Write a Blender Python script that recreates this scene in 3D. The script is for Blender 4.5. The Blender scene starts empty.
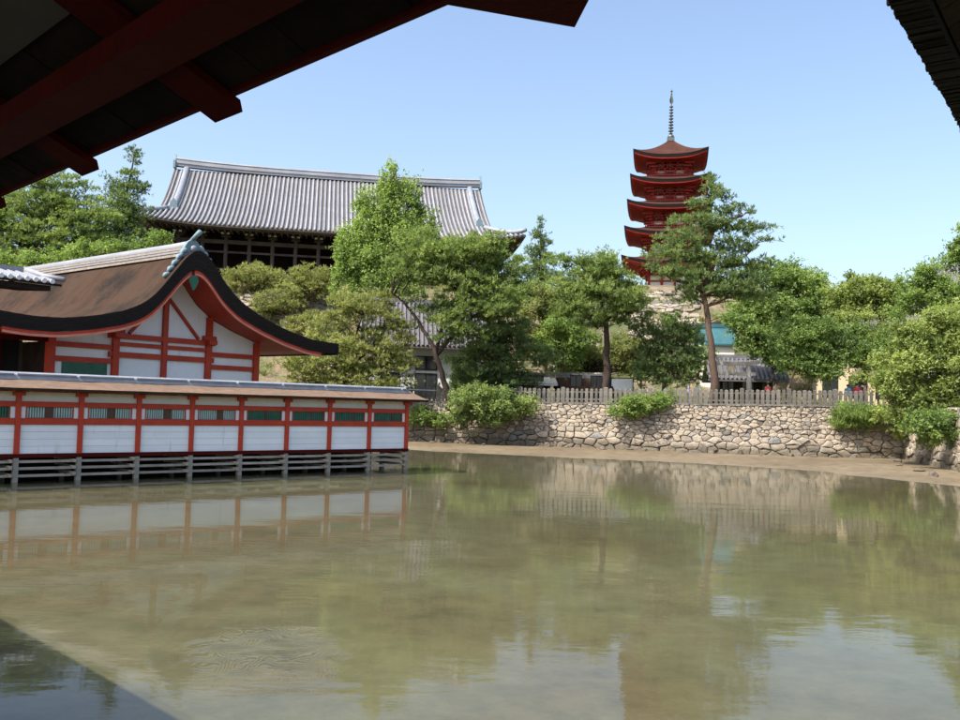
import bpy, bmesh, math, random
import numpy as np
from mathutils import Vector, Matrix

SC = bpy.context.scene
COL = SC.collection
rad = math.radians

# ------------------------------------------------------------------ camera
EYE = Vector((0.0, 0.0, 3.0))
PITCH, ROLL, F_PX = rad(2.8), rad(1.6), 900.0          # focal length in pixels of a 960 x 720 frame
FWD = Vector((0, math.cos(PITCH), math.sin(PITCH)))
_u0 = Vector((0, -math.sin(PITCH), math.cos(PITCH)))
_r0 = Vector((1, 0, 0))
RGT = _r0 * math.cos(ROLL) + _u0 * math.sin(ROLL)
UPV = -_r0 * math.sin(ROLL) + _u0 * math.cos(ROLL)
cam_d = bpy.data.cameras.new("camera")
cam_d.sensor_fit = 'HORIZONTAL'
cam_d.sensor_width = 36.0
cam_d.lens = 36.0 * F_PX / 960.0
cam_d.clip_start, cam_d.clip_end = 0.05, 3000.0
cam = bpy.data.objects.new("camera", cam_d)
COL.objects.link(cam)
cam.matrix_world = Matrix((
    (RGT.x, UPV.x, -FWD.x, EYE.x), (RGT.y, UPV.y, -FWD.y, EYE.y),
    (RGT.z, UPV.z, -FWD.z, EYE.z), (0, 0, 0, 1)))
SC.camera = cam

# ------------------------------------------------------------------ light
SUN_EL = rad(52.0)
SUN_AZ = Vector((-0.80, -0.60, 0)).normalized()         # towards the sun, on the ground
SUN_DIR = Vector((SUN_AZ.x * math.cos(SUN_EL), SUN_AZ.y * math.cos(SUN_EL), math.sin(SUN_EL)))
world = bpy.data.worlds.new("World")
SC.world = world
world.use_nodes = True
wn = world.node_tree
bg = wn.nodes.get("Background") or wn.nodes.new("ShaderNodeBackground")
sky = wn.nodes.new("ShaderNodeTexSky")
sky.sky_type = 'NISHITA'
sky.sun_disc = False
sky.sun_elevation = SUN_EL
sky.sun_rotation = math.atan2(SUN_AZ.x, SUN_AZ.y)
sky.air_density = 1.0
sky.dust_density = 3.2
sky.ozone_density = 1.0
wn.links.new(sky.outputs[0], bg.inputs[0])
bg.inputs[1].default_value = 0.15
sun_d = bpy.data.lights.new("sun", 'SUN')
sun_d.energy = 4.0
sun_d.angle = rad(0.53)
sun_d.color = (1.0, 0.94, 0.84)
sun = bpy.data.objects.new("sun", sun_d)
COL.objects.link(sun)
sun.rotation_euler = SUN_DIR.to_track_quat('Z', 'Y').to_euler()
sun.location = (-30, -20, 60)
SC.view_settings.view_transform = 'Standard'
SC.view_settings.look = 'None'
SC.view_settings.exposure = 0.98
SC.view_settings.gamma = 1.0
SC.view_settings.use_curve_mapping = False
SC.cycles.max_bounces = 6
SC.cycles.diffuse_bounces = 3
SC.cycles.glossy_bounces = 3
SC.cycles.transmission_bounces = 4
SC.cycles.transparent_max_bounces = 8
SC.cycles.caustics_reflective = False
SC.cycles.caustics_refractive = False

# ------------------------------------------------------------------ helpers
def ray(x, y):
    return FWD + RGT * ((x - 480.0) / F_PX) + UPV * ((360.0 - y) / F_PX)
def at(x, y, d):
    """the point seen in direction (x, y) of the photograph at a distance of d metres ahead"""
    r = ray(x, y)
    return EYE + r * (d / r.y)

class Frame:
    """a thing's own axes: origin on the ground, x along, y back, z up"""
    def __init__(self, o, ang):
        self.o = Vector(o); self.a = ang
        self.u = Vector((math.cos(ang), math.sin(ang), 0)); self.n = Vector((-math.sin(ang), math.cos(ang), 0))
    def w(self, x, y, z):
        return self.o + self.u * x + self.n * y + Vector((0, 0, z))
    def l(self, p):
        q = Vector(p) - self.o
        return Vector((q.dot(self.u), q.dot(self.n), q.z))

class MB:
    def __init__(self):
        self.v = []; self.f = []; self.t = []
    def add(self, vs, fs, tint=None):
        b = len(self.v)
        self.v += [tuple(p) for p in vs]
        self.f += [tuple(i + b for i in q) for q in fs]
        self.t += [0.5 if tint is None else tint] * len(fs)
        return self
    def box(self, x0, x1, y0, y1, z0, z1, tint=None):
        vs = [(x, y, z) for z in (z0, z1) for y in (y0, y1) for x in (x0, x1)]
        return self.add(vs, [(0, 2, 3, 1), (4, 5, 7, 6), (0, 1, 5, 4), (2, 6, 7, 3), (0, 4, 6, 2), (1, 3, 7, 5)], tint)
    def bar(self, p0, p1, w, h, up=(0, 0, 1), tint=None, w1=None, h1=None):
        """a beam of width w and height h from p0 to p1 (its centre line)"""
        p0 = Vector(p0); p1 = Vector(p1); d = (p1 - p0).normalized(); up = Vector(up)
        s = d.cross(up)
        if s.length < 1e-5: s = d.cross(Vector((0, 1, 0)))
        s.normalize(); t = s.cross(d)
        w1 = w if w1 is None else w1; h1 = h if h1 is None else h1
        vs = []
        for p, a, b in ((p0, w, h), (p1, w1, h1)):
            for i, j in ((-1, -1), (1, -1), (1, 1), (-1, 1)):
                vs.append(p + s * (i * a / 2) + t * (j * b / 2))
        return self.add(vs, [(0, 3, 2, 1), (4, 5, 6, 7), (0, 1, 5, 4), (1, 2, 6, 5), (2, 3, 7, 6), (3, 0, 4, 7)], tint)
    def tube(self, path, radii, n=8, tint=None, cap=True):
        path = [Vector(p) for p in path]; rings = []
        prev = None
        for i, p in enumerate(path):
            d = (path[min(i + 1, len(path) - 1)] - path[max(i - 1, 0)]).normalized()
            a = prev if prev is not None else (Vector((1, 0, 0)) if abs(d.x) < 0.8 else Vector((0, 1, 0)))
            a = (a - d * a.dot(d)).normalized(); prev = a
            b = d.cross(a)
            rings.append([p + (a * math.cos(2 * math.pi * k / n) + b * math.sin(2 * math.pi * k / n)) * radii[i] for k in range(n)])
        vs = [q for r in rings for q in r]; fs = []
        for i in range(len(path) - 1):
            for k in range(n):
                k2 = (k + 1) % n
                fs.append((i * n + k, i * n + k2, (i + 1) * n + k2, (i + 1) * n + k))
        if cap:
            fs.append(tuple(range(n - 1, -1, -1)))
            fs.append(tuple((len(path) - 1) * n + k for k in range(n)))
        return self.add(vs, fs, tint)
    def lathe(self, prof, n=16, c=(0, 0, 0), tint=None):
        """prof: (radius, z) from the bottom up"""
        vs = []; fs = []
        for r, z in prof:
            for k in range(n):
                a = 2 * math.pi * k / n
                vs.append((c[0] + r * math.cos(a), c[1] + r * math.sin(a), c[2] + z))
        for i in range(len(prof) - 1):
            for k in range(n):
                k2 = (k + 1) % n
                fs.append((i * n + k, i * n + k2, (i + 1) * n + k2, (i + 1) * n + k))
        fs.append(tuple(range(n - 1, -1, -1)))
        fs.append(tuple((len(prof) - 1) * n + k for k in range(n)))
        return self.add(vs, fs, tint)
    def grid(self, rows, tint=None, closed=False):
        """rows of points -> quads"""
        n = len(rows[0]); vs = [p for r in rows for p in r]; fs = []
        m = n if closed else n - 1
        for i in range(len(rows) - 1):
            for k in range(m):
                k2 = (k + 1) % n
                fs.append((i * n + k, i * n + k2, (i + 1) * n + k2, (i + 1) * n + k))
        return self.add(vs, fs, tint)
    def prism(self, poly, off, tint=None):
        """a polygon (3D points) pushed along the vector off"""
        n = len(poly); off = Vector(off)
        vs = [Vector(p) for p in poly] + [Vector(p) + off for p in poly]
        fs = [tuple(range(n - 1, -1, -1)), tuple(range(n, 2 * n))]
        fs += [(k, (k + 1) % n, n + (k + 1) % n, n + k) for k in range(n)]
        return self.add(vs, fs, tint)
    def mesh(self, name, mat, smooth=False):
        me = bpy.data.meshes.new(name)
        me.from_pydata(self.v, [], self.f)
        at_ = me.attributes.new("tint", 'FLOAT', 'FACE')
        at_.data.foreach_set("value", self.t)
        me.materials.append(mat)
        if smooth: me.shade_smooth()
        bm = bmesh.new(); bm.from_mesh(me)
        bmesh.ops.recalc_face_normals(bm, faces=bm.faces)
        bm.to_mesh(me); bm.free()
        return me
    def build(self, name, mat, parent=None, smooth=False, kind=None, label=None):
        o = bpy.data.objects.new(name, self.mesh(name, mat, smooth))
        COL.objects.link(o)
        if parent is not None: o.parent = parent
        if kind: o["kind"] = kind
        if label: o["label"] = label
        return o

def place(name, me, parent, loc=(0, 0, 0), rz=0.0, scale=None):
    o = bpy.data.objects.new(name, me); COL.objects.link(o)
    o.parent = parent; o.location = loc; o.rotation_euler = (0, 0, rz)
    if scale: o.scale = scale
    return o

def thing(name, label, cat, frame=None, group=None, loc=(0, 0, 0), rz=0.0):
    o = bpy.data.objects.new(name, None); COL.objects.link(o)
    o.empty_display_size = 0.3
    if frame is not None:
        o.location = frame.o; o.rotation_euler = (0, 0, frame.a)
    else:
        o.location = loc; o.rotation_euler = (0, 0, rz)
    o["label"] = label; o["category"] = cat
    if group: o["group"] = group
    return o

def tag(o, label, cat, group=None):
    o["label"] = label; o["category"] = cat
    if group: o["group"] = group
    return o

def smooth01(a, b, x):
    t = np.clip((x - a) / (b - a), 0, 1)
    return t * t * (3 - 2 * t)

# ------------------------------------------------------------------ materials
def new_mat(name):
    m = bpy.data.materials.new(name); m.use_nodes = True
    nt = m.node_tree
    for n in list(nt.nodes): nt.nodes.remove(n)
    out = nt.nodes.new("ShaderNodeOutputMaterial")
    return m, nt, out

def ramp(nt, fac, stops):
    r = nt.nodes.new("ShaderNodeValToRGB")
    e = r.color_ramp.elements
    while len(e) < len(stops): e.new(0.5)
    for k, (p, c) in enumerate(stops):
        e[k].position = p; e[k].color = (c[0], c[1], c[2], 1)
    nt.links.new(fac, r.inputs[0])
    return r.outputs[0]

def mixc(nt, fac, a, b, mode='MIX'):
    m = nt.nodes.new("ShaderNodeMix"); m.data_type = 'RGBA'; m.blend_type = mode
    for s, v in ((m.inputs[0], fac), (m.inputs[6], a), (m.inputs[7], b)):
        if hasattr(v, "is_linked"): nt.links.new(v, s)
        elif isinstance(v, (int, float)): s.default_value = v
        else: s.default_value = (v[0], v[1], v[2], 1)
    return m.outputs[2]

def noise(nt, scale, detail=4, rough=0.6, vec=None, dims=None):
    n = nt.nodes.new("ShaderNodeTexNoise")
    n.inputs["Scale"].default_value = scale; n.inputs["Detail"].default_value = detail
    n.inputs["Roughness"].default_value = rough
    if vec is not None: nt.links.new(vec, n.inputs["Vector"])
    return n.outputs["Fac"]

def coords(nt, scale=(1, 1, 1), rz=0.0, kind="Object"):
    tc = nt.nodes.new("ShaderNodeTexCoord"); mp = nt.nodes.new("ShaderNodeMapping")
    mp.inputs["Scale"].default_value = scale; mp.inputs["Rotation"].default_value = (0, 0, rz)
    nt.links.new(tc.outputs[kind], mp.inputs[0])
    return mp.outputs[0]

def attr(nt, name="tint"):
    a = nt.nodes.new("ShaderNodeAttribute"); a.attribute_name = name
    return a.outputs["Fac"]

def surf(name, c1, c2, scale=2.0, stretch=(1, 1, 1), rough=0.7, bump=0.0, bscale=None, tint=0.0, dirt=None, spec=0.3, c3=None, bdist=0.02):
    """a painted, wooden or stony surface: two or three colours in a noise, fine relief, per-piece tint and stains"""
    m, nt, out = new_mat(name)
    b = nt.nodes.new("ShaderNodeBsdfPrincipled")
    vec = coords(nt, stretch)
    f = noise(nt, scale, 6, 0.65, vec)
    st = [(0.32, c1), (0.68, c2)] if c3 is None else [(0.28, c1), (0.5, c2), (0.74, c3)]
    c = ramp(nt, f, st)
    if tint:
        t = ramp(nt, attr(nt), [(0, (1 - tint,) * 3), (1, (1 + tint,) * 3)])
        c = mixc(nt, 1.0, c, t, 'MULTIPLY')
    if dirt:
        f2 = noise(nt, dirt[1], 8, 0.7, coords(nt, dirt[3] if len(dirt) > 3 else (1, 1, 1)))
        k = ramp(nt, f2, [(dirt[2], (0, 0, 0)), (min(1, dirt[2] + 0.16), (1, 1, 1))])
        c = mixc(nt, k, c, dirt[0])
    nt.links.new(c, b.inputs["Base Color"])
    b.inputs["Roughness"].default_value = rough
    b.inputs["Specular IOR Level"].default_value = spec
    if bump:
        bn = nt.nodes.new("ShaderNodeBump"); bn.inputs["Strength"].default_value = bump
        bn.inputs["Distance"].default_value = bdist
        nt.links.new(noise(nt, bscale or scale * 6, 6, 0.7, vec), bn.inputs["Height"])
        nt.links.new(bn.outputs[0], b.inputs["Normal"])
    nt.links.new(b.outputs[0], out.inputs[0])
    return m

def leaf_mat(name, dark, mid, light, trans=0.35):
    m, nt, out = new_mat(name)
    k = 1.66
    dark, mid, light = [tuple(k * (0.86 * q + 0.14 * (0.35 * c[0] + 0.55 * c[1] + 0.1 * c[2])) for q in c) for c in (dark, mid, light)]
    c = ramp(nt, attr(nt), [(0.0, dark), (0.45, mid), (1.0, light)])
    d = nt.nodes.new("ShaderNodeBsdfPrincipled"); d.inputs["Roughness"].default_value = 0.6
    d.inputs["Specular IOR Level"].default_value = 0.25
    t = nt.nodes.new("ShaderNodeBsdfTranslucent")
    nt.links.new(c, d.inputs["Base Color"])
    c2 = mixc(nt, 1.0, c, (1.25, 1.3, 0.6), 'MULTIPLY')
    nt.links.new(c2, t.inputs[0])
    ms = nt.nodes.new("ShaderNodeMixShader"); ms.inputs[0].default_value = trans
    nt.links.new(d.outputs[0], ms.inputs[1]); nt.links.new(t.outputs[0], ms.inputs[2])
    nt.links.new(ms.outputs[0], out.inputs[0])
    return m

M = {}
M["vermilion"] = surf("vermilion_paint", (0.34, 0.030, 0.012), (0.46, 0.052, 0.020), 1.6, (1, 1, 1), 0.55, 0.15, 30, dirt=((0.21, 0.045, 0.03), 2.2, 0.55, (2.5, 2.5, 0.5)), tint=0.10)
M["pagoda_red"] = surf("pagoda_red_paint", (0.28, 0.022, 0.016), (0.38, 0.035, 0.022), 1.2, (1, 1, 1), 0.6, 0.1, 20, dirt=((0.12, 0.02, 0.02), 1.5, 0.6))
M["shaded_red"] = surf("shaded_vermilion_paint", (0.050, 0.005, 0.004), (0.075, 0.008, 0.006), 3.0, (1, 1, 1), 0.8, 0.2, 40, dirt=((0.03, 0.008, 0.006), 5.0, 0.55), spec=0.06)  # vermilion with the deep shade under the roofs put into its colour
M["pale_edge"] = surf("pale_pink_edge_paint", (0.50, 0.16, 0.10), (0.60, 0.24, 0.17), 3.0, rough=0.6)
M["white"] = surf("white_limewash", (0.71, 0.745, 0.77), (0.78, 0.81, 0.84), 1.3, (1, 1, 1), 0.85, 0.1, 14, dirt=((0.52, 0.50, 0.44), 1.6, 0.58, (1.6, 1.6, 0.35)), tint=0.05)
M["plaster_warm"] = surf("warm_plaster", (0.60, 0.58, 0.53), (0.70, 0.68, 0.63), 1.5, rough=0.9)
M["bark"] = surf("cypress_bark_thatch", (0.030, 0.019, 0.013), (0.056, 0.033, 0.022), 0.34, (0.8, 3.2, 0.8), 0.95, 1.0, 9, dirt=((0.021, 0.017, 0.014), 0.5, 0.48), c3=(0.050, 0.037, 0.028), bdist=0.05, spec=0.1)
M["bark_pale"] = surf("bleached_bark_edge", (0.13, 0.088, 0.062), (0.20, 0.142, 0.105), 3.0, (1, 1, 6), 0.95, 0.8, 20, spec=0.1, bdist=0.03)
M["bark_edge"] = surf("shaded_bark_edge", (0.012, 0.011, 0.011), (0.03, 0.026, 0.024), 3.0, (1, 1, 12), 0.9, 0.9, 12, bdist=0.03, spec=0.15)  # shade on the eave edges put into the near-black colour
M["old_wood"] = surf("weathered_grey_wood", (0.24, 0.215, 0.18), (0.40, 0.37, 0.32), 2.0, (1, 1, 1), 0.9, 0.4, 18, dirt=((0.09, 0.08, 0.06), 2.0, 0.58), tint=0.2)
M["dark_wood"] = surf("shaded_brown_wood", (0.016, 0.012, 0.010), (0.034, 0.025, 0.020), 2.0, (1, 1, 1), 0.9, 0.4, 18, tint=0.2, spec=0.06)  # dark wood, taken near black for the shade under the near eave
M["hall_wood"] = surf("old_hall_timber", (0.05, 0.040, 0.035), (0.10, 0.080, 0.066), 1.2, rough=0.85, bump=0.2, tint=0.2)
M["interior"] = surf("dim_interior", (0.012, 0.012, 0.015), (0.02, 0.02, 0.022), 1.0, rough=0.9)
M["green_slat"] = surf("green_lattice_paint", (0.020, 0.085, 0.055), (0.035, 0.13, 0.085), 3.0, rough=0.5)
M["pale_slat"] = surf("backlit_teal_lattice", (0.30, 0.44, 0.40), (0.42, 0.53, 0.50), 3.0, rough=0.5)  # green lattice paled to stand for light coming through
M["copper"] = surf("grey_ridge_copper", (0.17, 0.19, 0.22), (0.27, 0.29, 0.33), 2.0, (1, 1, 1), 0.42, 0.1, 10, dirt=((0.32, 0.34, 0.37), 4.0, 0.6), spec=0.5)
M["tile"] = surf("grey_roof_tile", (0.19, 0.20, 0.225), (0.26, 0.272, 0.30), 0.5, (1, 1, 1), 0.5, 0.2, 12, dirt=((0.28, 0.25, 0.21), 0.10, 0.56), tint=0.16, spec=0.5)
M["tile_pan"] = surf("rust_stained_pan_tile", (0.085, 0.080, 0.085), (0.13, 0.115, 0.115), 1.6, (1, 1, 1), 0.75, 0.2, 12)
M["ornament"] = surf("blue_grey_ornament_tile", (0.11, 0.17, 0.20), (0.19, 0.27, 0.31), 6.0, rough=0.55, bump=0.3, spec=0.4)
M["ridge_clay"] = surf("banded_ridge_clay", (0.20, 0.17, 0.145), (0.32, 0.285, 0.25), 5.0, (1, 1, 1), 0.8, 0.3, 20, dirt=((0.16, 0.10, 0.08), 9.0, 0.52))
M["stone"] = surf("granite_fence_stone", (0.085, 0.078, 0.068), (0.17, 0.158, 0.138), 3.0, (1, 1, 1), 0.9, 0.4, 20, tint=0.25, dirt=((0.16, 0.15, 0.13), 2.5, 0.56))
M["joint"] = surf("dark_joint_earth", (0.035, 0.03, 0.024), (0.07, 0.058, 0.044), 3.0, rough=1.0, bump=0.4)
M["bronze"] = surf("spire_bronze", (0.045, 0.055, 0.06), (0.10, 0.115, 0.12), 6.0, rough=0.5, spec=0.5)
M["trunk"] = surf("pine_bark", (0.055, 0.038, 0.028), (0.12, 0.082, 0.062), 3.0, (1, 1, 0.4), 0.95, 0.9, 14, c3=(0.085, 0.062, 0.05), bdist=0.05, spec=0.1)
M["dark_trunk"] = surf("dark_pine_bark", (0.026, 0.020, 0.017), (0.07, 0.052, 0.042), 3.0, (1, 1, 0.4), 0.95, 0.9, 14, bdist=0.05, spec=0.1)
M["pale_trunk"] = surf("pale_smooth_bark", (0.16, 0.115, 0.08), (0.28, 0.21, 0.15), 3.0, (1, 1, 0.4), 0.95, 0.6, 14, bdist=0.03, spec=0.1)
M["turquoise"] = surf("verdigris_roof_copper", (0.025, 0.085, 0.105), (0.045, 0.13, 0.15), 1.5, rough=0.55)
M["shop_wall"] = surf("cream_house_wall", (0.52, 0.42, 0.27), (0.62, 0.51, 0.35), 1.0, rough=0.9)
M["glass"] = surf("dark_window_glass", (0.02, 0.025, 0.03), (0.035, 0.04, 0.045), 1.0, rough=0.12, spec=0.6)
M["pine"] = leaf_mat("pine_needles", (0.055, 0.082, 0.026), (0.120, 0.172, 0.048), (0.215, 0.262, 0.085), 0.52)
M["pine_dark"] = leaf_mat("dark_pine_needles", (0.036, 0.062, 0.026), (0.085, 0.130, 0.045), (0.165, 0.215, 0.075), 0.50)
M["ginkgo"] = leaf_mat("ginkgo_leaves", (0.062, 0.108, 0.022), (0.125, 0.190, 0.042), (0.200, 0.270, 0.070), 0.48)
M["broad"] = leaf_mat("broad_leaves", (0.048, 0.085, 0.022), (0.110, 0.170, 0.038), (0.200, 0.265, 0.070), 0.52)
M["camphor"] = leaf_mat("pale_camphor_leaves", (0.070, 0.098, 0.024), (0.150, 0.195, 0.046), (0.250, 0.290, 0.080), 0.52)
M["scrub"] = leaf_mat("dry_scrub_leaves", (0.075, 0.085, 0.028), (0.150, 0.170, 0.055), (0.240, 0.245, 0.095), 0.52)
M["fresh"] = leaf_mat("fresh_green_leaves", (0.055, 0.092, 0.020), (0.115, 0.178, 0.038), (0.190, 0.260, 0.064), 0.52)
M["pagoda_bark"] = surf("pagoda_bark_thatch", (0.045, 0.020, 0.015), (0.075, 0.032, 0.024), 0.8, rough=0.95, bump=0.6, bscale=14, bdist=0.05, spec=0.1)
M["granite"] = surf("pale_granite", (0.34, 0.32, 0.28), (0.48, 0.45, 0.40), 4.0, rough=0.9, bump=0.3)
M["tile_dark"] = surf("dark_grey_roof_tile", (0.10, 0.10, 0.115), (0.17, 0.17, 0.19), 1.0, rough=0.6, tint=0.2, dirt=((0.09, 0.08, 0.065), 1.2, 0.56))
M["mullion"] = surf("brown_mullion_wood", (0.060, 0.036, 0.026), (0.10, 0.062, 0.045), 3.0, rough=0.8)
M["dim_panel"] = surf("shaded_ceiling_plaster", (0.09, 0.085, 0.08), (0.13, 0.125, 0.12), 1.5, rough=0.9, spec=0.1)  # plaster with the eave's shade put into its colour
M["pale_shade"] = surf("backlit_teal_board", (0.13, 0.20, 0.19), (0.20, 0.28, 0.265), 3.0, rough=0.6)  # pale tone stands for daylight behind the lattice

# ------------------------------------------------------------------ setting: sea bed, water, hill
rng = np.random.default_rng(7)
random.seed(7)

SHORE = np.array([(-120, 62), (-40, 61), (-10, 58.5), (-4.2, 56.6), (4.3, 53.4), (12.7, 51.0), (17.2, 47.6), (19.6, 43.6), (21.0, 39.6), (23.0, 22), (26, -40), (40, -120)], float)
def shore_dist(x, y):
    """metres inland of the water's edge (negative: out in the water)"""
    p = np.stack([x, y], -1); best = np.full(x.shape, 1e9); sgn = np.ones(x.shape)
    for a, b in zip(SHORE[:-1], SHORE[1:]):
        ab = b - a; t = np.clip(((p - a) @ ab) / (ab @ ab), 0, 1)
        q = a + t[..., None] * ab; d = np.hypot(*(np.moveaxis(p - q, -1, 0)))
        cr = ab[0] * (p[..., 1] - a[1]) - ab[1] * (p[..., 0] - a[0])
        m = d < best
        best = np.where(m, d, best); sgn = np.where(m, np.sign(cr), sgn)
    return best * sgn

def vnoise(x, y, seed, oct=4):
    """smooth value noise, -1..1"""
    r = np.random.default_rng(seed); tot = np.zeros(np.shape(x)); amp = 1.0; s = 0
    tab = r.uniform(-1, 1, (64, 64))
    for k in range(oct):
        fx = np.asarray(x) * 2 ** k; fy = np.asarray(y) * 2 ** k
        ix = np.floor(fx).astype(int); iy = np.floor(fy).astype(int)
        u = fx - ix; v = fy - iy; u = u * u * (3 - 2 * u); v = v * v * (3 - 2 * v)
        g = lambda i, j: tab[i % 64, j % 64]
        tot += amp * ((g(ix, iy) * (1 - u) + g(ix + 1, iy) * u) * (1 - v) + (g(ix, iy + 1) * (1 - u) + g(ix + 1, iy + 1) * u) * v)
        s += amp; amp *= 0.5
    return tot / s

def sheet(name, xs, ys, zf, mat, kind="structure", smooth=True):
    X, Y = np.meshgrid(xs, ys); Z = zf(X, Y)
    co = np.stack([X, Y, Z], -1).reshape(-1, 3); nx = len(xs); ny = len(ys)
    i, j = np.meshgrid(np.arange(nx - 1), np.arange(ny - 1)); a = (j * nx + i).ravel()
    f = np.stack([a, a + 1, a + nx + 1, a + nx], -1)
    me = bpy.data.meshes.new(name); me.from_pydata(co.tolist(), [], f.tolist()); me.materials.append(mat)
    if smooth: me.shade_smooth()
    o = bpy.data.objects.new(name, me); COL.objects.link(o); o["kind"] = kind
    return o

def bed_z(x, y):
    d = shore_dist(x, y)
    land = np.where(d > 0, 0.035 * np.minimum(d, 6), 0)
    sea = np.where(d < 0, -0.24 * (1 - np.exp(d / 12.0)), 0)
    return land + sea + 0.022 * vnoise(x * 0.45, y * 0.45, 3)

def sand_material():
    m, nt, out = new_mat("wet_sand_and_silt")
    b = nt.nodes.new("ShaderNodeBsdfPrincipled")
    v = coords(nt)
    big = ramp(nt, noise(nt, 0.16, 5, 0.6, v), [(0.35, (0.105, 0.080, 0.050)), (0.52, (0.148, 0.114, 0.073)), (0.70, (0.182, 0.150, 0.104))])
    fine = ramp(nt, noise(nt, 1.7, 8, 0.72, v), [(0.30, (0.55, 0.53, 0.48)), (0.50, (1.05, 1.04, 1.02)), (0.72, (1.4, 1.37, 1.3))])
    c = mixc(nt, 1.0, big, fine, 'MULTIPLY')
    alg = ramp(nt, noise(nt, 0.5, 6, 0.7, coords(nt, (0.7, 1.5, 1))), [(0.56, (0, 0, 0)), (0.66, (1, 1, 1))])
    c = mixc(nt, mixc(nt, 0.6, (0, 0, 0), alg), c, (0.115, 0.095, 0.040))
    peb = nt.nodes.new("ShaderNodeTexVoronoi"); peb.inputs["Scale"].default_value = 2.6
    nt.links.new(v, peb.inputs["Vector"])
    pk = ramp(nt, peb.outputs["Distance"], [(0.045, (1, 1, 1)), (0.075, (0, 0, 0))])
    pm = ramp(nt, noise(nt, 0.45, 3, 0.5, v), [(0.55, (0, 0, 0)), (0.62, (1, 1, 1))])
    c = mixc(nt, mixc(nt, 1.0, pk, pm, 'MULTIPLY'), c, (0.36, 0.33, 0.27))
    # below the low-water line the bed carries a film of grey-green silt, in patches
    g = nt.nodes.new("ShaderNodeNewGeometry"); sp = nt.nodes.new("ShaderNodeSeparateXYZ"); nt.links.new(g.outputs["Position"], sp.inputs[0])
    mr = nt.nodes.new("ShaderNodeMapRange"); mr.inputs[1].default_value = 0.07; mr.inputs[2].default_value = -0.08; nt.links.new(sp.outputs[2], mr.inputs[0])
    silt = ramp(nt, noise(nt, 1.3, 7, 0.7, v), [(0.3, (0.105, 0.096, 0.062)), (0.7, (0.215, 0.195, 0.14))])
    patch = ramp(nt, noise(nt, 0.13, 4, 0.6, v), [(0.44, (0.95, 0.95, 0.95)), (0.58, (0.12, 0.12, 0.12))])
    c = mixc(nt, mixc(nt, 1.0, patch, mr.outputs[0], 'MULTIPLY'), c, silt)
    nt.links.new(c, b.inputs["Base Color"]); b.inputs["Roughness"].default_value = 0.6
    bn = nt.nodes.new("ShaderNodeBump"); bn.inputs["Strength"].default_value = 0.6; bn.inputs["Distance"].default_value = 0.04
    nt.links.new(noise(nt, 3.0, 8, 0.7, v), bn.inputs["Height"]); nt.links.new(bn.outputs[0], b.inputs["Normal"])
    nt.links.new(b.outputs[0], out.inputs[0])
    return m

xs = np.concatenate([np.linspace(-120, -32, 30), np.linspace(-30, 36, 133), np.linspace(38, 120, 28)])
ys = np.concatenate([np.linspace(-80, -4, 20), np.linspace(-2, 72, 149)])
sand = sheet("sand", xs, ys, bed_z, sand_material())

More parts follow.
